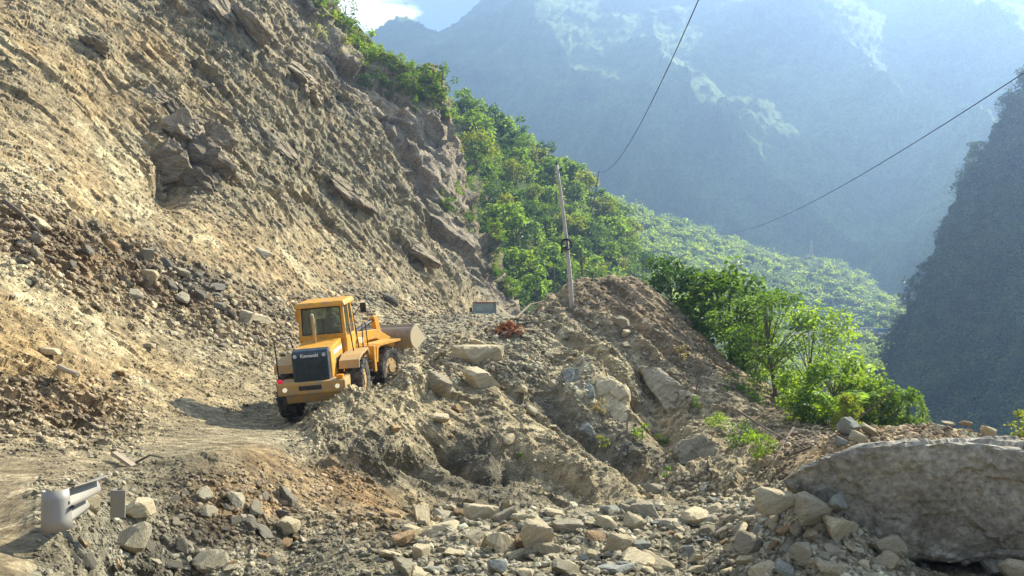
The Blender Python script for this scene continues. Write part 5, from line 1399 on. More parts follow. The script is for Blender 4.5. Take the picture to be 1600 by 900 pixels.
mr = pipe('mirror', loader, BLACK, [(-0.74, 1.6, 2.6), (-1.05, 1.62, 2.95), (-1.08, 1.62, 2.6)], 0.018, 'left mirror on its bracket')
part('mirror_face', mr, Y_PAINT, lambda bm: add_box(bm, (-1.17, -0.98), (1.58, 1.63), (2.62, 2.95), 0.02))
mr = pipe('mirror', loader, BLACK, [(0.74, 1.6, 2.6), (1.05, 1.66, 3.0), (1.10, 1.66, 2.7)], 0.018, 'right mirror on its bracket')
part('mirror_face', mr, BLACK, lambda bm: add_box(bm, (1.0, 1.20), (1.62, 1.67), (2.70, 3.04), 0.02))
pipe('handrail', loader, BLACK, [(-1.12, -1.15, 1.15), (-1.14, -1.15, 2.30), (-1.10, -1.10, 2.36), (-0.72, -0.95, 2.36), (-0.68, -0.9, 2.05)], 0.02, 'left service handrail')
pipe('handrail', loader, BLACK, [(0.95, 0.05, 1.66), (0.88, 0.1, 2.45), (0.90, 0.35, 2.5), (0.98, 0.55, 2.45), (1.02, 0.6, 1.66)], 0.02, 'right handrail beside the cab')
pipe('handrail', loader, BLACK, [(1.10, 0.85, 1.30), (1.14, 0.9, 2.35), (1.14, 1.2, 2.45), (1.16, 1.42, 2.35), (1.18, 1.45, 1.0), (1.1, 1.42, 0.8)], 0.02, 'front handrail of the access ladder')
ld = bx('ladder', loader, BLACK, (1.16, 1.20), (0.88, 0.92), (0.45, 1.3), 0.005)
for k in range(3): bx('step', ld, BLACK, (1.12, 1.30), (0.9, 1.40), (0.50 + k * .3, 0.53 + k * .3), 0.005)

# wheels
def tyre_mesh():
    s = Soup(); r0, w = 0.70, 0.54
    prof = [(0.36, -w * .42), (0.50, -w * .5), (0.62, -w * .5), (0.675, -w * .42), (0.685, -w * .2), (0.685, w * .2), (0.675, w * .42), (0.62, w * .5), (0.50, w * .5), (0.36, w * .42)]
    n = 36; m = len(prof)
    V = np.array([[x, r * math.cos(2 * math.pi * k / n), r * math.sin(2 * math.pi * k / n)] for k in range(n) for r, x in prof])
    Q = np.array([(k * m + i, ((k + 1) % n) * m + i, ((k + 1) % n) * m + i + 1, k * m + i + 1) for k in range(n) for i in range(m - 1)])
    s.quads(V, Q)
    for k in range(22):                                     # tread lugs, two slanting rows
        for sg in (-1, 1):
            a0 = 2 * math.pi * (k + (0.5 if sg > 0 else 0)) / 22
            ring_ = []
            for (u, da) in ((0.03, 0.10), (0.5, -0.06)):
                x = sg * w * u
                for rr in (0.665, 0.725 if u < .3 else 0.705):
                    for d in (-0.055, 0.055):
                        a = a0 + da + d
                        ring_.append([x * (1.0 if u > .3 else 1), rr * math.cos(a), rr * math.sin(a)])
            Qb = np.array([(0, 1, 3, 2), (4, 6, 7, 5), (2, 3, 7, 6), (0, 2, 6, 4), (1, 5, 7, 3), (0, 4, 5, 1)])
            s.quads(np.array(ring_), Qb)
    return s.mesh('tyre', RUBBER)
TYRE = tyre_mesh()
def rim_mesh():
    bm = bmesh.new(); add_cyl(bm, (-0.2, 0, 0), (0.2, 0, 0), 0.37, 24); add_cyl(bm, (-0.24, 0, 0), (0.24, 0, 0), 0.17, 16)
    for k in range(8):
        a = k * math.pi / 4; add_cyl(bm, (-0.22, .27 * math.cos(a), .27 * math.sin(a)), (0.22, .27 * math.cos(a), .27 * math.sin(a)), 0.025, 6)
    return bm_mesh('wheel', bm, Y_DIRTY)
RIM = rim_mesh()
def wheel(parent, x, y, z, spin, rz=0):
    o = link('wheel', RIM, parent); o.location = (x, y, z); o.rotation_euler = (spin, 0, rz)
    link('tyre', TYRE, o)
wheel(loader, -1.05, -0.25, 0.50, 0.3); wheel(loader, 1.05, -0.25, 0.78, 0.9)

# front frame, turned to the right about the hinge
ART = R(-25)
ff = part('front_frame', loader, Y_PAINT, lambda bm: (add_box(bm, (-0.5, 0.5), (0.1, 1.9), (0.55, 1.25), 0.04), add_prism(bm, [(0.35, 1.25), (0.5, 1.95), (0.95, 2.0), (1.35, 1.25)], -0.48, 0.48, 0.03)))
ff.location = (0, 1.4, 0); ff.rotation_euler = (R(-2), R(0), ART)
for s in (-1, 1):
    part('front_fender', ff, Y_PAINT, lambda bm: add_prism(bm, [(0.55, 1.05), (0.62, 1.55), (0.80, 1.62), (2.1, 1.62), (2.1, 1.55), (0.84, 1.55), (0.70, 1.48), (0.63, 1.02)], 0.62 * s, 1.30 * s))
    bx('mud_guard', ff, Y_PAINT, (min(.62 * s, 1.3 * s), max(.62 * s, 1.3 * s)), (0.42, 0.54), (0.72, 1.6), 0.02)
wheel(ff, -1.05, 1.45, 0.70, 0.1); wheel(ff, 1.05, 1.45, 0.70, 0.5)
arms = part('lift_arm', ff, Y_PAINT, lambda bm: [add_prism(bm, [(0.55, 1.95), (0.75, 2.05), (1.9, 2.0), (2.95, 1.50), (3.0, 1.25), (2.85, 1.23), (1.8, 1.68), (0.6, 1.68)], s * 0.36, s * 0.50, 0.02) for s in (-1, 1)])
part('cross_tube', arms, Y_PAINT, lambda bm: add_cyl(bm, (-0.38, 2.0, 1.72), (0.38, 2.0, 1.72), 0.12, 14))
part('tilt_cylinder', ff, BLACK, lambda bm: (add_cyl(bm, (0, 0.8, 1.85), (0, 1.9, 2.15), 0.08, 12), add_cyl(bm, (0, 1.85, 2.14), (0, 2.5, 2.3), 0.045, 10)))
part('bell_crank', ff, Y_PAINT, lambda bm: add_prism(bm, [(2.35, 2.42), (2.6, 2.42), (2.75, 1.9), (2.9, 1.55), (2.75, 1.5), (2.5, 1.85)], -0.09, 0.09, 0.02))
for s in (-1, 1):
    part('work_light', ff, LAMP, lambda bm: add_box(bm, (s * .62 - .09, s * .62 + .09), (0.6, 0.75), (1.68, 1.86), 0.02))
def bucket_shell(bm):
    th = [R(a) for a in np.linspace(255, 75, 14)]
    outer = [(0.62 * math.cos(a) * 1.0, 0.62 * math.sin(a)) for a in th]
    outer = [(0.95, -0.62)] + outer + [(0.42, 0.66)]
    inner = [(y * 0.94 + 0.03, z * 0.94) for y, z in outer]
    add_prism(bm, outer + inner[::-1], -1.28, 1.28)
bk = part('bucket', ff, STEEL, bucket_shell, 'scoured steel bucket')
bk.location = (0, 3.30, 1.50); bk.rotation_euler = (R(24), 0, 0); bk.scale = (0.92, 0.58, 0.66)
for s in (-1, 1):
    part('bucket_side', bk, STEEL_P, lambda bm: add_prism(bm, [(0.98, -0.63)] + [(0.63 * math.cos(R(a)), 0.63 * math.sin(R(a))) for a in range(255, 75, -15)] + [(0.45, 0.68), (0.72, 0.05)], s * 1.28, s * 1.315, 0.006))
part('cutting_edge', bk, STEEL_P, lambda bm: add_box(bm, (-1.315, 1.315), (0.85, 1.2), (-0.655, -0.615), 0.008))
def ribs(bm):
    for x in np.linspace(-1.1, 1.1, 8):
        add_prism(bm, [(0.64 * math.cos(R(a)), 0.64 * math.sin(R(a))) for a in np.linspace(240, 110, 10)] + [(0.60 * math.cos(R(a)), 0.60 * math.sin(R(a))) for a in np.linspace(110, 240, 10)], x - .02, x + .02)
part('bucket_rib', bk, STEEL, ribs)

# ------------------------------------------------------------------ driver seated in the cab
SKIN = plain_mat('skin', (0.30, 0.17, 0.11), rough=0.6)
SHIRT = plain_mat('pale_blue_shirt', (0.42, 0.50, 0.58), rough=0.85, dirt=0.2)
PANTS = plain_mat('dark_trousers', (0.04, 0.045, 0.06), rough=0.9)
HAIR = plain_mat('black_hair', (0.012, 0.010, 0.009), rough=0.6)
def skin_body(name, nodes, edges, mat, parent=None, sub=2):
    me = bpy.data.meshes.new(name)
    me.from_pydata([n[:3] for n in nodes], edges, []); me.update()
    o = bpy.data.objects.new(name + '_draft', me); col.objects.link(o)
    sk = o.modifiers.new('skin', 'SKIN'); sk.use_smooth_shade = True
    for v, n in zip(me.skin_vertices[0].data, nodes):
        v.radius = (n[3], n[4] if len(n) > 4 else n[3])
    me.skin_vertices[0].data[0].use_root = True
    ss = o.modifiers.new('sub', 'SUBSURF'); ss.levels = sub; ss.render_levels = sub
    bpy.context.view_layer.update()
    res = bpy.data.meshes.new_from_object(o.evaluated_get(bpy.context.evaluated_depsgraph_get()))
    bpy.data.objects.remove(o); res.name = name
    res.materials.clear(); res.materials.append(mat)
    return link(name, res, parent)
nodes = [(0, 0, 0.08, .13, .11), (0, -.02, .26, .13, .10), (0, -.03, .44, .15, .10), (0, 0, .54, .06, .06), (0, .02, .62, .055, .055), (0, .035, .70, .085, .095), (0, .03, .78, .075, .09)]
edges = [(i, i + 1) for i in range(6)]
def limb(start, pts):
    prev = start
    for p in pts:
        nodes.append(p); edges.append((prev, len(nodes) - 1)); prev = len(nodes) - 1
    return prev
for s in (-1, 1):
    limb(0, [(s * .10, .10, .06, .085), (s * .14, .42, .08, .062), (s * .14, .50, -.20, .05), (s * .14, .52, -.34, .04), (s * .14, .62, -.37, .035)])
    w_ = limb(2, [(s * .19, -.02, .46, .06), (s * .26, .10, .24, .045), (s * .20, .34, .26, .034), (s * .17, .42, .28, .026), (s * .16, .46, .29, .032)])
    for k in range(4):
        x0 = s * (.185 - .017 * k)
        limb(w_, [(x0, .50, .305 - .003 * k, .0095), (x0 * .98, .525, .285, .009), (x0 * .97, .51, .262, .008)])
    limb(w_, [(s * .135, .46, .30, .010), (s * .125, .485, .285, .009)])
drv = empty('person', (0, 0, 0))
drv.matrix_world = Matrix.Translation(loader.location) @ ROT.to_matrix().to_4x4() @ Matrix.Scale(LS, 4) @ Matrix.Translation((0.12, 0.86, 2.16))
tag(drv, 'driver in a pale blue shirt sitting inside the loader cab', 'person')
body = skin_body('body', nodes, edges, SKIN, drv)
def feat(bm):
    bmesh.ops.create_uvsphere(bm, u_segments=8, v_segments=6, radius=0.016, matrix=Matrix.Translation((0, .125, .70)))
    for s in (-1, 1):
        bmesh.ops.create_uvsphere(bm, u_segments=8, v_segments=6, radius=0.022, matrix=Matrix.Translation((s * .088, .03, .70)))
part('face_features', drv, SKIN, feat)
part('eye', drv, BLACK, lambda bm: [bmesh.ops.create_uvsphere(bm, u_segments=8, v_segments=6, radius=0.011, matrix=Matrix.Translation((s * .034, .118, .725))) for s in (-1, 1)])
part('mouth', drv, HAIR, lambda bm: add_box(bm, (-.022, .022), (.118, .126), (.655, .662), 0))
part('hair', drv, HAIR, lambda bm: bmesh.ops.create_uvsphere(bm, u_segments=14, v_segments=10, radius=0.105, matrix=Matrix.Translation((0, .012, .765)) @ Matrix.Diagonal((.92, 1.0, .82, 1))), sm=True)
sn = [(0, 0, 0.05, .155, .13), (0, -.02, .26, .152, .122), (0, -.03, .44, .172, .122), (0, 0, .53, .075, .075)]
se = [(0, 1), (1, 2), (2, 3)]
for s in (-1, 1):
    sn += [(s * .19, -.02, .46, .075), (s * .25, .08, .28, .062)]; se += [(2, len(sn) - 2), (len(sn) - 2, len(sn) - 1)]
skin_body('shirt', sn, se, SHIRT, drv)
sn = [(0, 0, 0.04, .16, .14)]; se = []
for s in (-1, 1):
    b0 = len(sn); sn += [(s * .10, .10, .06, .10), (s * .14, .42, .08, .078), (s * .14, .50, -.20, .066), (s * .14, .52, -.32, .055)]
    se += [(0, b0), (b0, b0 + 1), (b0 + 1, b0 + 2), (b0 + 2, b0 + 3)]
skin_body('trousers', sn, se, PANTS, drv)
# ------------------------------------------------------------------ poles and cables
M_pole = plain_mat('pale_pole', (0.50, 0.46, 0.40), rough=0.8, dirt=0.5, dirtc=(0.3, 0.26, 0.2), s=5)
M_dpole = plain_mat('dark_pole', (0.10, 0.09, 0.075), rough=0.9, dirt=0.3)
M_cable = plain_mat('cable_sheath', (0.03, 0.03, 0.035), rough=0.7)
M_galv = plain_mat('galvanised_steel', (0.30, 0.285, 0.25), rough=0.5, metal=0.25, dirt=0.6, dirtc=(0.36, 0.31, 0.24), s=7, spec=0.5)
def pole(name, base, top, r0, r1, mat, label, cat='pole', cross=False):
    e = empty(name, base); tag(e, label, cat)
    v = Vector(top) - Vector(base)
    pipe_ = Soup(); n = 8
    bend = Vector((0.06, 0, 0)) * (v.length / 6)
    pipe_.tube([tuple(v * (i / (n - 1)) + bend * math.sin(math.pi * i / (n - 1)) + (Vector((0, 0, -.5)) if i == 0 else Vector())) for i in range(n)], [r0 + (r1 - r0) * i / (n - 1) for i in range(n)], 10)
    link('shaft', pipe_.mesh('shaft', mat, True), e)
    part('cap', e, M_cable, lambda bm: add_cyl(bm, v, v + Vector((0, 0, .16)), r1 * .9, 8, r1 * .5))
    if cross:
        part('insulator', e, M_cable, lambda bm: (add_cyl(bm, v * .965 + Vector((0.06, 0, 0)), v * .965 + Vector((.16, 0, .02)), .03, 8), add_cyl(bm, v * .965 + Vector((.16, 0, -.04)), v * .965 + Vector((.16, 0, .10)), .045, 8)))
        part('band', e, M_cable, lambda bm: add_cyl(bm, v * .42 - v.normalized() * .04, v * .42 + v.normalized() * .04, r0 * .95, 10))
    return e
pb, _ = pick(893, 482, 25)
pt = at(870, 258, pb.y)
pole('utility_pole', pb, pt, 0.105, 0.06, M_pole, 'leaning whitish utility pole standing on the crest of the mound', 'utility pole', True)
# coil of cable hung on the pole
t_ = (483 - 383) / 228.0
cc = pb + (pt - pb) * t_ + Vector((0.03, -0.13, 0))
s = Soup()
for k in range(5):
    rr = 0.215 + 0.012 * math.sin(k * 2.1); off = Vector((0.012 * math.sin(k * 3.0), -0.02 * k, 0.012 * math.cos(k * 1.7)))
    s.tube([tuple(cc + off + Vector((rr * math.sin(a), 0.02 * math.sin(2 * a + k), rr * 1.05 * math.cos(a)))) for a in np.linspace(0, 2 * math.pi, 22)], [0.021] * 22, 6)
s.tube([tuple(cc + Vector(q)) for q in ((-.18, 0, -.05), (-.23, -.02, -.2), (-.21, -.02, -.36), (-.16, -.02, -.36), (-.17, 0, -.12))], [0.024] * 5, 6)
s.tube([tuple(cc + Vector(q)) for q in ((.0, -.06, -.24), (.03, -.06, -.12), (.05, -.05, .0), (.03, -.05, .12), (.0, -.05, .25))], [0.02] * 5, 6)
tag(link('cable_coil', s.mesh('cable_coil', M_cable, True)), 'coil of black cable hanging halfway up the leaning utility pole', 'cable coil')

def to_ground(px, py, Y):
    p = at(px, py, Y); return Vector((p.x, p.y, ground_z(p.x, p.y) - .3))
pole('slim_pole', to_ground(910, 440, 48), at(908, 391, 48), 0.075, 0.055, M_dpole, 'short dark pole rising behind the mound right of the utility pole')
pole('slim_pole', to_ground(866, 470, 56), at(865, 412, 56), 0.06, 0.045, M_dpole, 'thin grey pole rising behind the mound left of the utility pole')
ij = pick_grid(Wg_, gpx, PYg, 918, 345)
lb = Vector(Wg_[ij]); lt = at(936, 268, lb.y - 1)
pole('leaning_pole', lb, lt, 0.16, 0.11, M_dpole, 'slanting dark pole among the hillside trees where the long cable ends')
def cable(a, b, sag, r, label, n=28):
    a, b = Vector(a), Vector(b); s = Soup()
    P = [tuple(a + (b - a) * t - Vector((0, 0, 4 * sag * t * (1 - t)))) for t in np.linspace(0, 1, n)]
    s.tube(P, [r] * n, 6)
    return tag(link('cable', s.mesh('cable', M_cable, True)), label, 'cable')
cable(lt, at(1126, -80, 36), 3.2, 0.034, 'steep cable running from the slanting hillside pole up out of view')
ce = at(1112, 365, 330)
cable(ce, at(1700, 48, 60), 5.0, 0.055, 'long cable crossing the valley in front of the dark mountain')
cable(pb + (pt - pb) * .60, to_ground(980, 455, 46) + Vector((0, 0, 1.4)), 0.15, 0.012, 'thin stay wire slanting down right from the utility pole')

# ------------------------------------------------------------------ guardrail bent by the slide
def wbeam(path, twist, h=0.31, mat=M_galv, name='rail', parent=None, prof=None, thick=0.006):
    """corrugated rail swept along points; twist leans the section about its run"""
    if prof is None:
        zz = np.linspace(-.5, .5, 17); prof = [(0.040 * math.cos(4 * math.pi * z), z * h) for z in zz]
    P = np.asarray(path, float); n = len(P); T = np.gradient(P, axis=0); T /= np.linalg.norm(T, axis=1, keepdims=True)
    V = []
    for i in range(n):
        t = Vector(T[i]); side = t.cross(Vector((0, 0, 1))).normalized(); up = side.cross(t)
        q = Matrix.Rotation(twist[i], 3, t)
        for face in (0, 1):
            for d, z in prof:
                V.append(P[i] + np.array(q @ (side * (d + face * thick) + up * z)))
    m = len(prof); F = []
    for i in range(n - 1):
        a, b = i * 2 * m, (i + 1) * 2 * m
        for k in range(m - 1):
            F.append((a + k, b + k, b + k + 1, a + k + 1)); F.append((a + m + k, a + m + k + 1, b + m + k + 1, b + m + k))
        F.append((a, a + m, b + m, b)); F.append((a + m - 1, b + m - 1, b + 2 * m - 1, a + 2 * m - 1))
    return link(name, mesh_np(name, np.array(V), np.array(F), mat, True), parent)
gb = at(85, 800, 5.6)
g_e = empty('guardrail', (gb.x, gb.y, gb.z - .2)); tag(g_e, 'bent galvanised guardrail end sticking out of the rubble by the road', 'guardrail')
O = Vector(g_e.location)
rail_pts = [at(98, 790, 5.62), at(112, 783, 5.75), at(130, 774, 5.95), at(150, 763, 6.2)]
wbeam([np.array(p - O) for p in rail_pts], [R(14), R(20), R(26), R(32)], parent=g_e)
# curled end terminal: a smooth plate bent round
c0 = at(86, 799, 5.52) - O
term = []
for a in np.linspace(-100, 118, 16):
    term.append(np.array(c0 + Vector((0.086 * math.sin(R(a)) * 1.05, -0.08 * math.cos(R(a)), 0.0)) + Vector((0.0, 0.04, 0))))
tm = wbeam(term, [R(-3)] * 16, h=0.28, name='end_terminal', parent=g_e, prof=[(0, z * .285) for z in np.linspace(-.5, .5, 5)])
tm.rotation_euler = (0, R(-4), 0)
part('bolt', g_e, M_cable, lambda bm: [add_cyl(bm, at(q[0], q[1], 5.60) - O, at(q[0], q[1], 5.55) - O, .014, 8) for q in ((106, 786), (113, 792))])
po = at(184, 778, 6.3) - O
part('post', g_e, M_galv, lambda bm: (add_box(bm, (po.x - .06, po.x + .06), (po.y, po.y + .012), (po.z - .16, po.z + .06), .002), add_box(bm, (po.x - .06, po.x - .048), (po.y + .012, po.y + .08), (po.z - .16, po.z + .06), .002)), 'grey channel post')

# ------------------------------------------------------------------ wood in the debris
def beam(p0, p1, w, h, label, name='plank', mat=M_wood):
    p0, p1 = Vector(p0), Vector(p1); d = p1 - p0
    bm = bmesh.new(); add_box(bm, (-w / 2, w / 2), (-h / 2, h / 2), (0, d.length), min(w, h) * .15)
    for v in bm.verts: v.co += Vector((rng.normal(0, .1), rng.normal(0, .1), 0)) * min(w, h)
    o = link(name, bm_mesh(name, bm, mat)); o.location = p0; o.rotation_euler = d.to_track_quat('Z', 'Y').to_euler()
    return tag(o, label, name)
beam(at(178, 708, 11.6), at(212, 731, 10.2), .09, .05, 'broken pale plank poking out of rubble beside the road')
beam(at(388, 690, 17.5), at(391, 706, 16.8), .10, .05, 'short pale stake in the shade edge of the loader')
sb, _ = pick(88, 596, 12)
tip = at(122, 585, sb.y - .9)
s = Soup(); st = at(90, 575, sb.y - .5)
s.tube([tuple(sb - Vector((0, 0, .25))), tuple(at(89, 588, sb.y - .25)), tuple(st)], [.085, .075, .07], 7)
s.tube([tuple(at(93, 573, sb.y - .5)), tuple(at(105, 579, sb.y - .7)), tuple(tip)], [.07, .06, .045], 7)
tag(link('tree_stump', s.mesh('tree_stump', M_wood)), 'snapped tree stub standing on the tan slope with a broken arm', 'stump')
g1, n1 = pick(190, 588, 12)
o = link('earth_clod', ROCKS.setdefault(('block', 8, 'brown'), rock_mesh('block', 8, 'brown'))); o.location = g1 + n1 * .08; o.scale = (.19, .14, .12); tag(o, 'lone reddish clod on the smooth tan slope right of the tree stub', 'clod')
a_, _ = pick(2, 330, 12); b_, _ = pick(58, 372, 12)
twig([a_ + Vector((0.1, -.25, .15)), (a_ + b_) / 2 + Vector((.1, -.3, .2)), b_ + Vector((0.05, -.1, 0))], .085, 'long brown root lying along the upper soil bank', 'root', M_bark, 'root')
a_, _ = pick(218, 727, 9); b_, _ = pick(262, 722, 9)
twig([a_ + Vector((0, 0, .03)), (a_ + b_) / 2 + Vector((0, 0, .10)), b_ + Vector((0, 0, .04))], .02, 'thin crooked stick on the rubble crest near the plank')
# rust coloured root mass on the mound crest
M_root = plain_mat('rusty_root', (0.40, 0.15, 0.055), rough=0.95, dirt=0.6, dirtc=(0.12, 0.06, 0.04), s=8, spec=0.1)
rb_, _ = pick(795, 522, 24)
rm = empty('root_mass', rb_); tag(rm, 'rust red tangled root mass lying on the mound crest', 'roots')
gq = np.random.default_rng(77)
part('core', rm, M_root, lambda bm: [bmesh.ops.create_icosphere(bm, subdivisions=2, radius=.13, matrix=Matrix.Translation(Vector((gq.normal(0, .16), gq.normal(0, .08), .18 + abs(gq.normal(0, .08)))))) for _ in range(5)])
for k in range(80):
    d = gq.normal(size=3); d[2] = abs(d[2]) * 1.0 + .2; d /= np.linalg.norm(d); L_ = gq.uniform(.3, .6)
    b = np.array([gq.normal(0, .16), gq.normal(0, .10), .10]); sd_ = np.cross(d, gq.normal(size=3)); sd_ /= np.linalg.norm(sd_)
    P4 = [b + d * L_ * t + sd_ * .28 * L_ * math.sin(3.0 * t) - np.array([0, 0, .55 * L_ * t ** 3]) for t in np.linspace(0, 1.15, 7)]
    s = Soup(); s.tube(P4, np.linspace(.05, .012, 7), 5)
    link('root', s.mesh('root', M_root), rm)
a_, _ = pick(785, 530, 24); b_, _ = pick(850, 520, 24)
twig([a_ + Vector((0, -.2, .12)), (a_ + b_) / 2 + Vector((0, -.3, .2)), b_ + Vector((0, 0, .1))], .06, 'grey dead trunk lying below the rust red roots', 'fallen_trunk', M_wood, 'log')
twig([at(806, 497, 31.5), at(828, 476, 32.5), at(850, 470, 33)], .05, 'grey driftwood limb on the skyline of the mound', 'fallen_trunk', M_wood, 'log')

# ------------------------------------------------------------------ truck half hidden beyond the debris
T_BLUE = plain_mat('faded_blue_paint', (0.10, 0.24, 0.30), rough=0.5, dirt=0.4)
T_RED = plain_mat('dull_red_paint', (0.25, 0.06, 0.05), rough=0.6, dirt=0.4)
T_GLASS = glass_mat('truck_glass', (0.6, 0.75, 0.78), 0.45)
tb = at(757, 500, 68); tb.z = at(757, 472, 68).z - 2.45
tk = empty('truck', tb, (0, 0, R(8))); tag(tk, 'small blue truck half hidden behind the debris at the slope foot', 'truck')
bx('cab', tk, T_BLUE, (-0.95, 0.95), (-0.8, 0.9), (0.7, 1.5), .05)
bx('roof', tk, T_RED, (-1.0, 1.0), (-0.85, 0.95), (2.35, 2.45), .03)
for sx in (-1, 1):
    for y in (-.78, .78): bx('pillar', tk, T_BLUE, (sx * .9 - .06, sx * .9 + .06), (y - .06, y + .06), (1.48, 2.36), .01)
part('windscreen', tk, T_GLASS, lambda bm: pane(bm, [(-.86, -.78, 1.5), (.86, -.78, 1.5), (.86, -.74, 2.35), (-.86, -.74, 2.35)]))
part('window', tk, T_GLASS, lambda bm: pane(bm, [(.92, -.7, 1.5), (.92, .7, 1.5), (.92, .7, 2.35), (.92, -.7, 2.35)]))
part('window', tk, T_GLASS, lambda bm: pane(bm, [(-.92, .7, 1.5), (-.92, -.7, 1.5), (-.92, -.7, 2.35), (-.92, .7, 2.35)]))
bx('load_bed', tk, T_BLUE, (-1.0, 1.0), (1.0, 4.2), (0.8, 1.7), .04)
bx('bumper', tk, BLACK, (-0.95, 0.95), (-.95, -.82), (0.45, 0.72), .03)
bx('mirror', tk, BLACK, (-1.38, -1.14), (-.7, -.64), (1.55, 1.95), .02)
for sx in (-1, 1):
    for y in (-.1, 3.2):
        part('wheel', tk, RUBBER, lambda bm: add_cyl(bm, (sx * .7, y, .4), (sx * .98, y, .4), .4, 16))
    part('headlight', tk, LAMP, lambda bm: add_cyl(bm, (sx * .7, -.84, .95), (sx * .7, -.79, .95), .11, 12))

# ------------------------------------------------------------------ vehicles and sheds along the far road
def far_xy(px): 
    j = int(np.searchsorted(vpx, px)); c = PYv[:, j]; i = np.nonzero(c <= 521.5)[0][0]
    return Vector(Wv[i, j])
def far_vehicle(px, length, colr, label, cat, name, wh=2.6):
    b = far_xy(px); e = empty(name, b + Vector((0, -1.0, 0.1)), (0, 0, R(4))); tag(e, label, cat)
    m = plain_mat(name + '_paint', colr, rough=0.5)
    bx('body', e, m, (-length / 2, length / 2), (-1.1, 1.1), (0.5, wh), .15)
    bx('window_band', e, BLACK, (-length / 2 + .5, length / 2 - .5), (-1.12, 1.12), (wh * .58, wh * .80), .02)
    for x in (-length * .32, length * .32):
        part('wheel', e, RUBBER, lambda bm: add_cyl(bm, (x, -1.15, .5), (x, 1.15, .5), .5, 12))
far_vehicle(1372, 7.5, (0.10, 0.33, 0.55), 'blue bus on the far valley road', 'bus', 'bus')
far_vehicle(1351, 6.0, (0.75, 0.75, 0.74), 'white bus on the far valley road left of the blue bus', 'bus', 'bus')
far_vehicle(1277, 5.0, (0.6, 0.62, 0.64), 'small pale truck at the left end of the far road', 'truck', 'lorry', 2.2)
def shed(px, L_, roofc, label):
    b = far_xy(px); e = empty('roadside_shed', b + Vector((0, 0.4, 0)), (0, 0, R(3))); tag(e, label, 'shed')
    bx('wall', e, plain_mat('shed_wall', (0.12, 0.08, 0.08), rough=.9), (-L_ / 2, L_ / 2), (-1.5, 1.5), (0, 2.2), .02)
    part('roof', e, plain_mat('shed_roof', roofc, rough=.6), lambda bm: add_prism(bm, [(-2.0, 2.2), (0, 2.9), (2.0, 2.2), (2.0, 2.3), (0, 3.02), (-2.0, 2.3)], -L_ / 2 - .3, L_ / 2 + .3))
    bx('door', e, BLACK, (-.5, .5), (-1.53, -1.49), (0, 1.8), 0)
shed(1300, 6.0, (0.52, 0.48, 0.52), 'roadside shed with a pale roof on the far valley road')
shed(1322, 6.5, (0.20, 0.10, 0.12), 'dark red roadside shed between the pale roofed shed and white bus')

# slim lattice mast far off on the ridge
jm = int(np.searchsorted(vpx, 1267)); im = int(np.argmin(PYv[:, jm])); mb_ = Vector(Wv[im, jm])
me_ = empty('lattice_mast', mb_); tag(me_, 'slim pale lattice mast on the far green ridge', 'mast')
s = Soup(); H = 11.0
for sx, sy in ((-1, -1), (1, -1), (1, 1), (-1, 1)): s.tube([(sx * .9, sy * .9, 0), (sx * .25, sy * .25, H)], [.12, .08], 4)
for k in range(6):
    z = H * k / 6; w_ = .9 - .65 * k / 6; w2 = .9 - .65 * (k + 1) / 6
    s.tube([(-w_, -w_, z), (w2, -w2, z + H / 6)], [.06, .06], 4); s.tube([(w_, -w_, z), (-w2, -w2, z + H / 6)], [.06, .06], 4)
link('tower', s.mesh('tower', M_pole), me_)
s = Soup(); s.tube([(-1.6, 0, H * .88), (1.6, 0, H * .88)], [.07, .07], 4); link('cross_arm', s.mesh('cross_arm', M_pole), me_)
# ------------------------------------------------------------------ one label for each of the repeats, by what it lies next to
ROCK_REFS = [(300, 240, 'largest dark outcrop'), (150, 75, 'dark upper left outcrop'), (350, 30, 'pale ledges at the top'), (470, 140, 'ledges under the cliff shrubs'), (540, 300, 'outcrop above the loader'), (650, 395, 'outcrop above the truck'), (30, 90, 'upper left corner of the slope'), (745, 557, 'largest mound boulder'), (686, 654, 'pale flat stone on the mound'), (1066, 640, 'tilted overhanging slab'), (1080, 702, 'broad grey rock'), (398, 497, 'long tan slab'),
 (231, 431, 'whitest square block'), (222, 397, 'rounded grey boulder'), (280, 423, 'tilted grey slab'), (336, 448, 'dark tilted slab'), (138, 790, 'rock under the guardrail'),
 (216, 797, 'knobbly pale rock'), (200, 850, 'leaning grey slab'), (445, 820, 'square pale block'), (320, 884, 'grey slab with orange stone'), (842, 842, 'tallest standing boulder'),
 (1214, 784, 'square topped block'), (1316, 829, 'whitish boulder'), (1396, 858, 'propped triangular slab'), (1232, 891, 'pale bluish slab'), (1178, 851, 'ribbed grey rock'), (1260, 869, 'grey layered rock'),
 (968, 852, 'rounded tan boulder'), (992, 818, 'tan crest boulder'), (948, 818, 'flat bottomed tan rock'), (888, 890, 'layered grey slab'), (756, 845, 'pale split rock'), (772, 886, 'upright bluish slab'),
 (655, 865, 'boulder at the edge of the brown soil'), (630, 888, 'lower grey boulder'), (795, 505, 'rust red roots'), (893, 480, 'foot of the utility pole'), (600, 545, 'loader bucket'), (500, 640, 'loader counterweight'),
 (85, 590, 'snapped tree stub'), (30, 350, 'long brown root'), (1205, 745, 'tip of the giant boulder'), (752, 716, 'dark hollow'), (918, 672, 'bluish block'), (612, 470, 'dark scree boulder'), (1005, 535, 'small rounded flank rock')]
TREE_REFS = [(870, 258, 'top of the utility pole'), (882, 383, 'cable coil'), (928, 300, 'slanting dark pole'), (908, 400, 'short dark pole'), (866, 430, 'thin grey pole'), (755, 482, 'half hidden truck'), (780, 440, 'lowest cliff corner'),
 (745, 300, 'outer cliff edge'), (700, 150, 'crest shrubs of the cliff'), (970, 350, 'valley ridge crest'), (1046, 430, 'dark leafy shrub'), (820, 230, 'upper skyline of the hillside')]
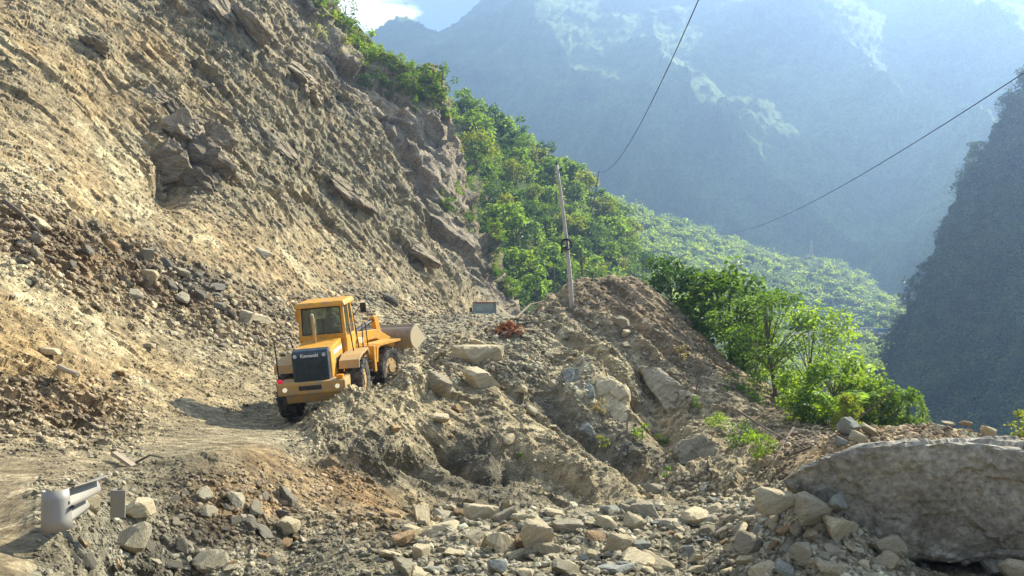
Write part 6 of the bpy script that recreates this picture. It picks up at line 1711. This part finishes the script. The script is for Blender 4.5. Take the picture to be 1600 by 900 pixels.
CLIFF_REFS = [(548, 30, 'slender cliff top tree'), (505, 60, 'flat grey rock face'), (690, 130, 'outermost cliff corner'), (600, 160, 'tan broken rock'), (640, 220, 'dark cliff wall'), (745, 350, 'lower cliff block'), (590, 85, 'grassy cliff rim')]
RIM_REFS = [(1600, 120, 'upper cable crossing'), (1500, 270, 'middle notch of the slope'), (1440, 410, 'far lit spur'), (1385, 560, 'mountain foot'), (1372, 521, 'far blue bus')]
SIDES = ['right of', 'lower right of', 'below', 'lower left of', 'left of', 'upper left of', 'above', 'upper right of']
def where(px, py, refs, k=0):
    d = sorted(refs, key=lambda r: (r[0] - px) ** 2 + ((r[1] - py) * 1.4) ** 2)[k]
    a = math.atan2(py - d[1], px - d[0])
    return SIDES[int(round(a / (math.pi / 4))) % 8], d[2]
bpy.context.view_layer.update()
seen = {}
for o in [o for o in col.objects if o.parent is None and o.get('group')]:
    g = o['group']
    P = proj(np.array(o.matrix_world.translation)); px, py = float(P[0]), float(P[1])
    if o.name.startswith('rock') and g != 'rocks one can single out':
        m = o.data.materials[0].name.split('_')[0].replace('outcrop', 'earthy')
        colr = {'pale': 'pale tan', 'grey': 'grey', 'dark': 'dark', 'slate': 'bluish', 'earthy': 'brown'}[m]
        s_ = o.scale[0] * FPX / o.location.y * 2
        flat = (max(v.co.z for v in o.data.vertices) < 0.45)
        head = ('small ' if s_ < 22 else 'big ' if s_ > 38 else '') + colr + (' outcrop' if 'outcrop' in o.name else ' slab' if flat else ' rock')
        refs = ROCK_REFS
    elif g == 'trees on the steep green hillside':
        head = ('tall ' if o.scale[2] > 4.3 else 'low ' if o.scale[2] < 3.3 else '') + o['label'].split(' growing')[0]; refs = TREE_REFS
    elif g == 'shrubs on the rock cliff':
        head = o['label'].split(' along')[0].split(' clinging')[0]; refs = CLIFF_REFS
    elif g == 'trees along the edge of the shaded mountain':
        head = ('tall' if o.scale[2] > 6 else 'low' if o.scale[2] < 4.6 else 'middling') + ' dark tree on the shaded mountain edge'; refs = RIM_REFS
    else:
        continue
    sd, rf = where(px, py, refs)
    lab = head + ' just ' + sd + ' the ' + rf
    k = 1
    while lab in seen and k < min(9, len(refs)):
        sd2, rf2 = where(px, py, refs, k)
        l2 = head + ' ' + sd + ' the ' + rf + ' and ' + sd2 + ' the ' + rf2
        if len(l2.split()) > 16: l2 = head + ' between the ' + rf + ' and ' + rf2
        if len(l2.split()) <= 16 and l2 not in seen: lab = l2
        k += 1
    seen[lab] = 1
    o['label'] = ' '.join(lab.split()[:16])
# ------------------------------------------------------------------ air
hb = bmesh.new()
bmesh.ops.create_cube(hb, size=1.0)
for v_ in hb.verts:
    v_.co = Vector((v_.co.x * 19000, v_.co.y * 19000, (VALLEY - 4) if v_.co.z < 0 else 625.0))
hm = bpy.data.meshes.new('haze'); hb.to_mesh(hm); hb.free()
haze_m = bpy.data.materials.new('haze_air'); haze_m.use_nodes = True
hn = haze_m.node_tree
for n_ in list(hn.nodes):
    if n_.type == 'BSDF_PRINCIPLED': hn.nodes.remove(n_)
pv = hn.nodes.new('ShaderNodeVolumePrincipled')
pv.inputs['Color'].default_value = HAZE_COLOR + (1,)
pv.inputs['Density'].default_value = HAZE_DENSITY
pv.inputs['Anisotropy'].default_value = 0.45
hn.links.new(pv.outputs[0], [n_ for n_ in hn.nodes if n_.type == 'OUTPUT_MATERIAL'][0].inputs['Volume'])
hm.materials.append(haze_m)
tag(link('haze', hm), 'pale blue haze filling the valley air', kind='stuff')
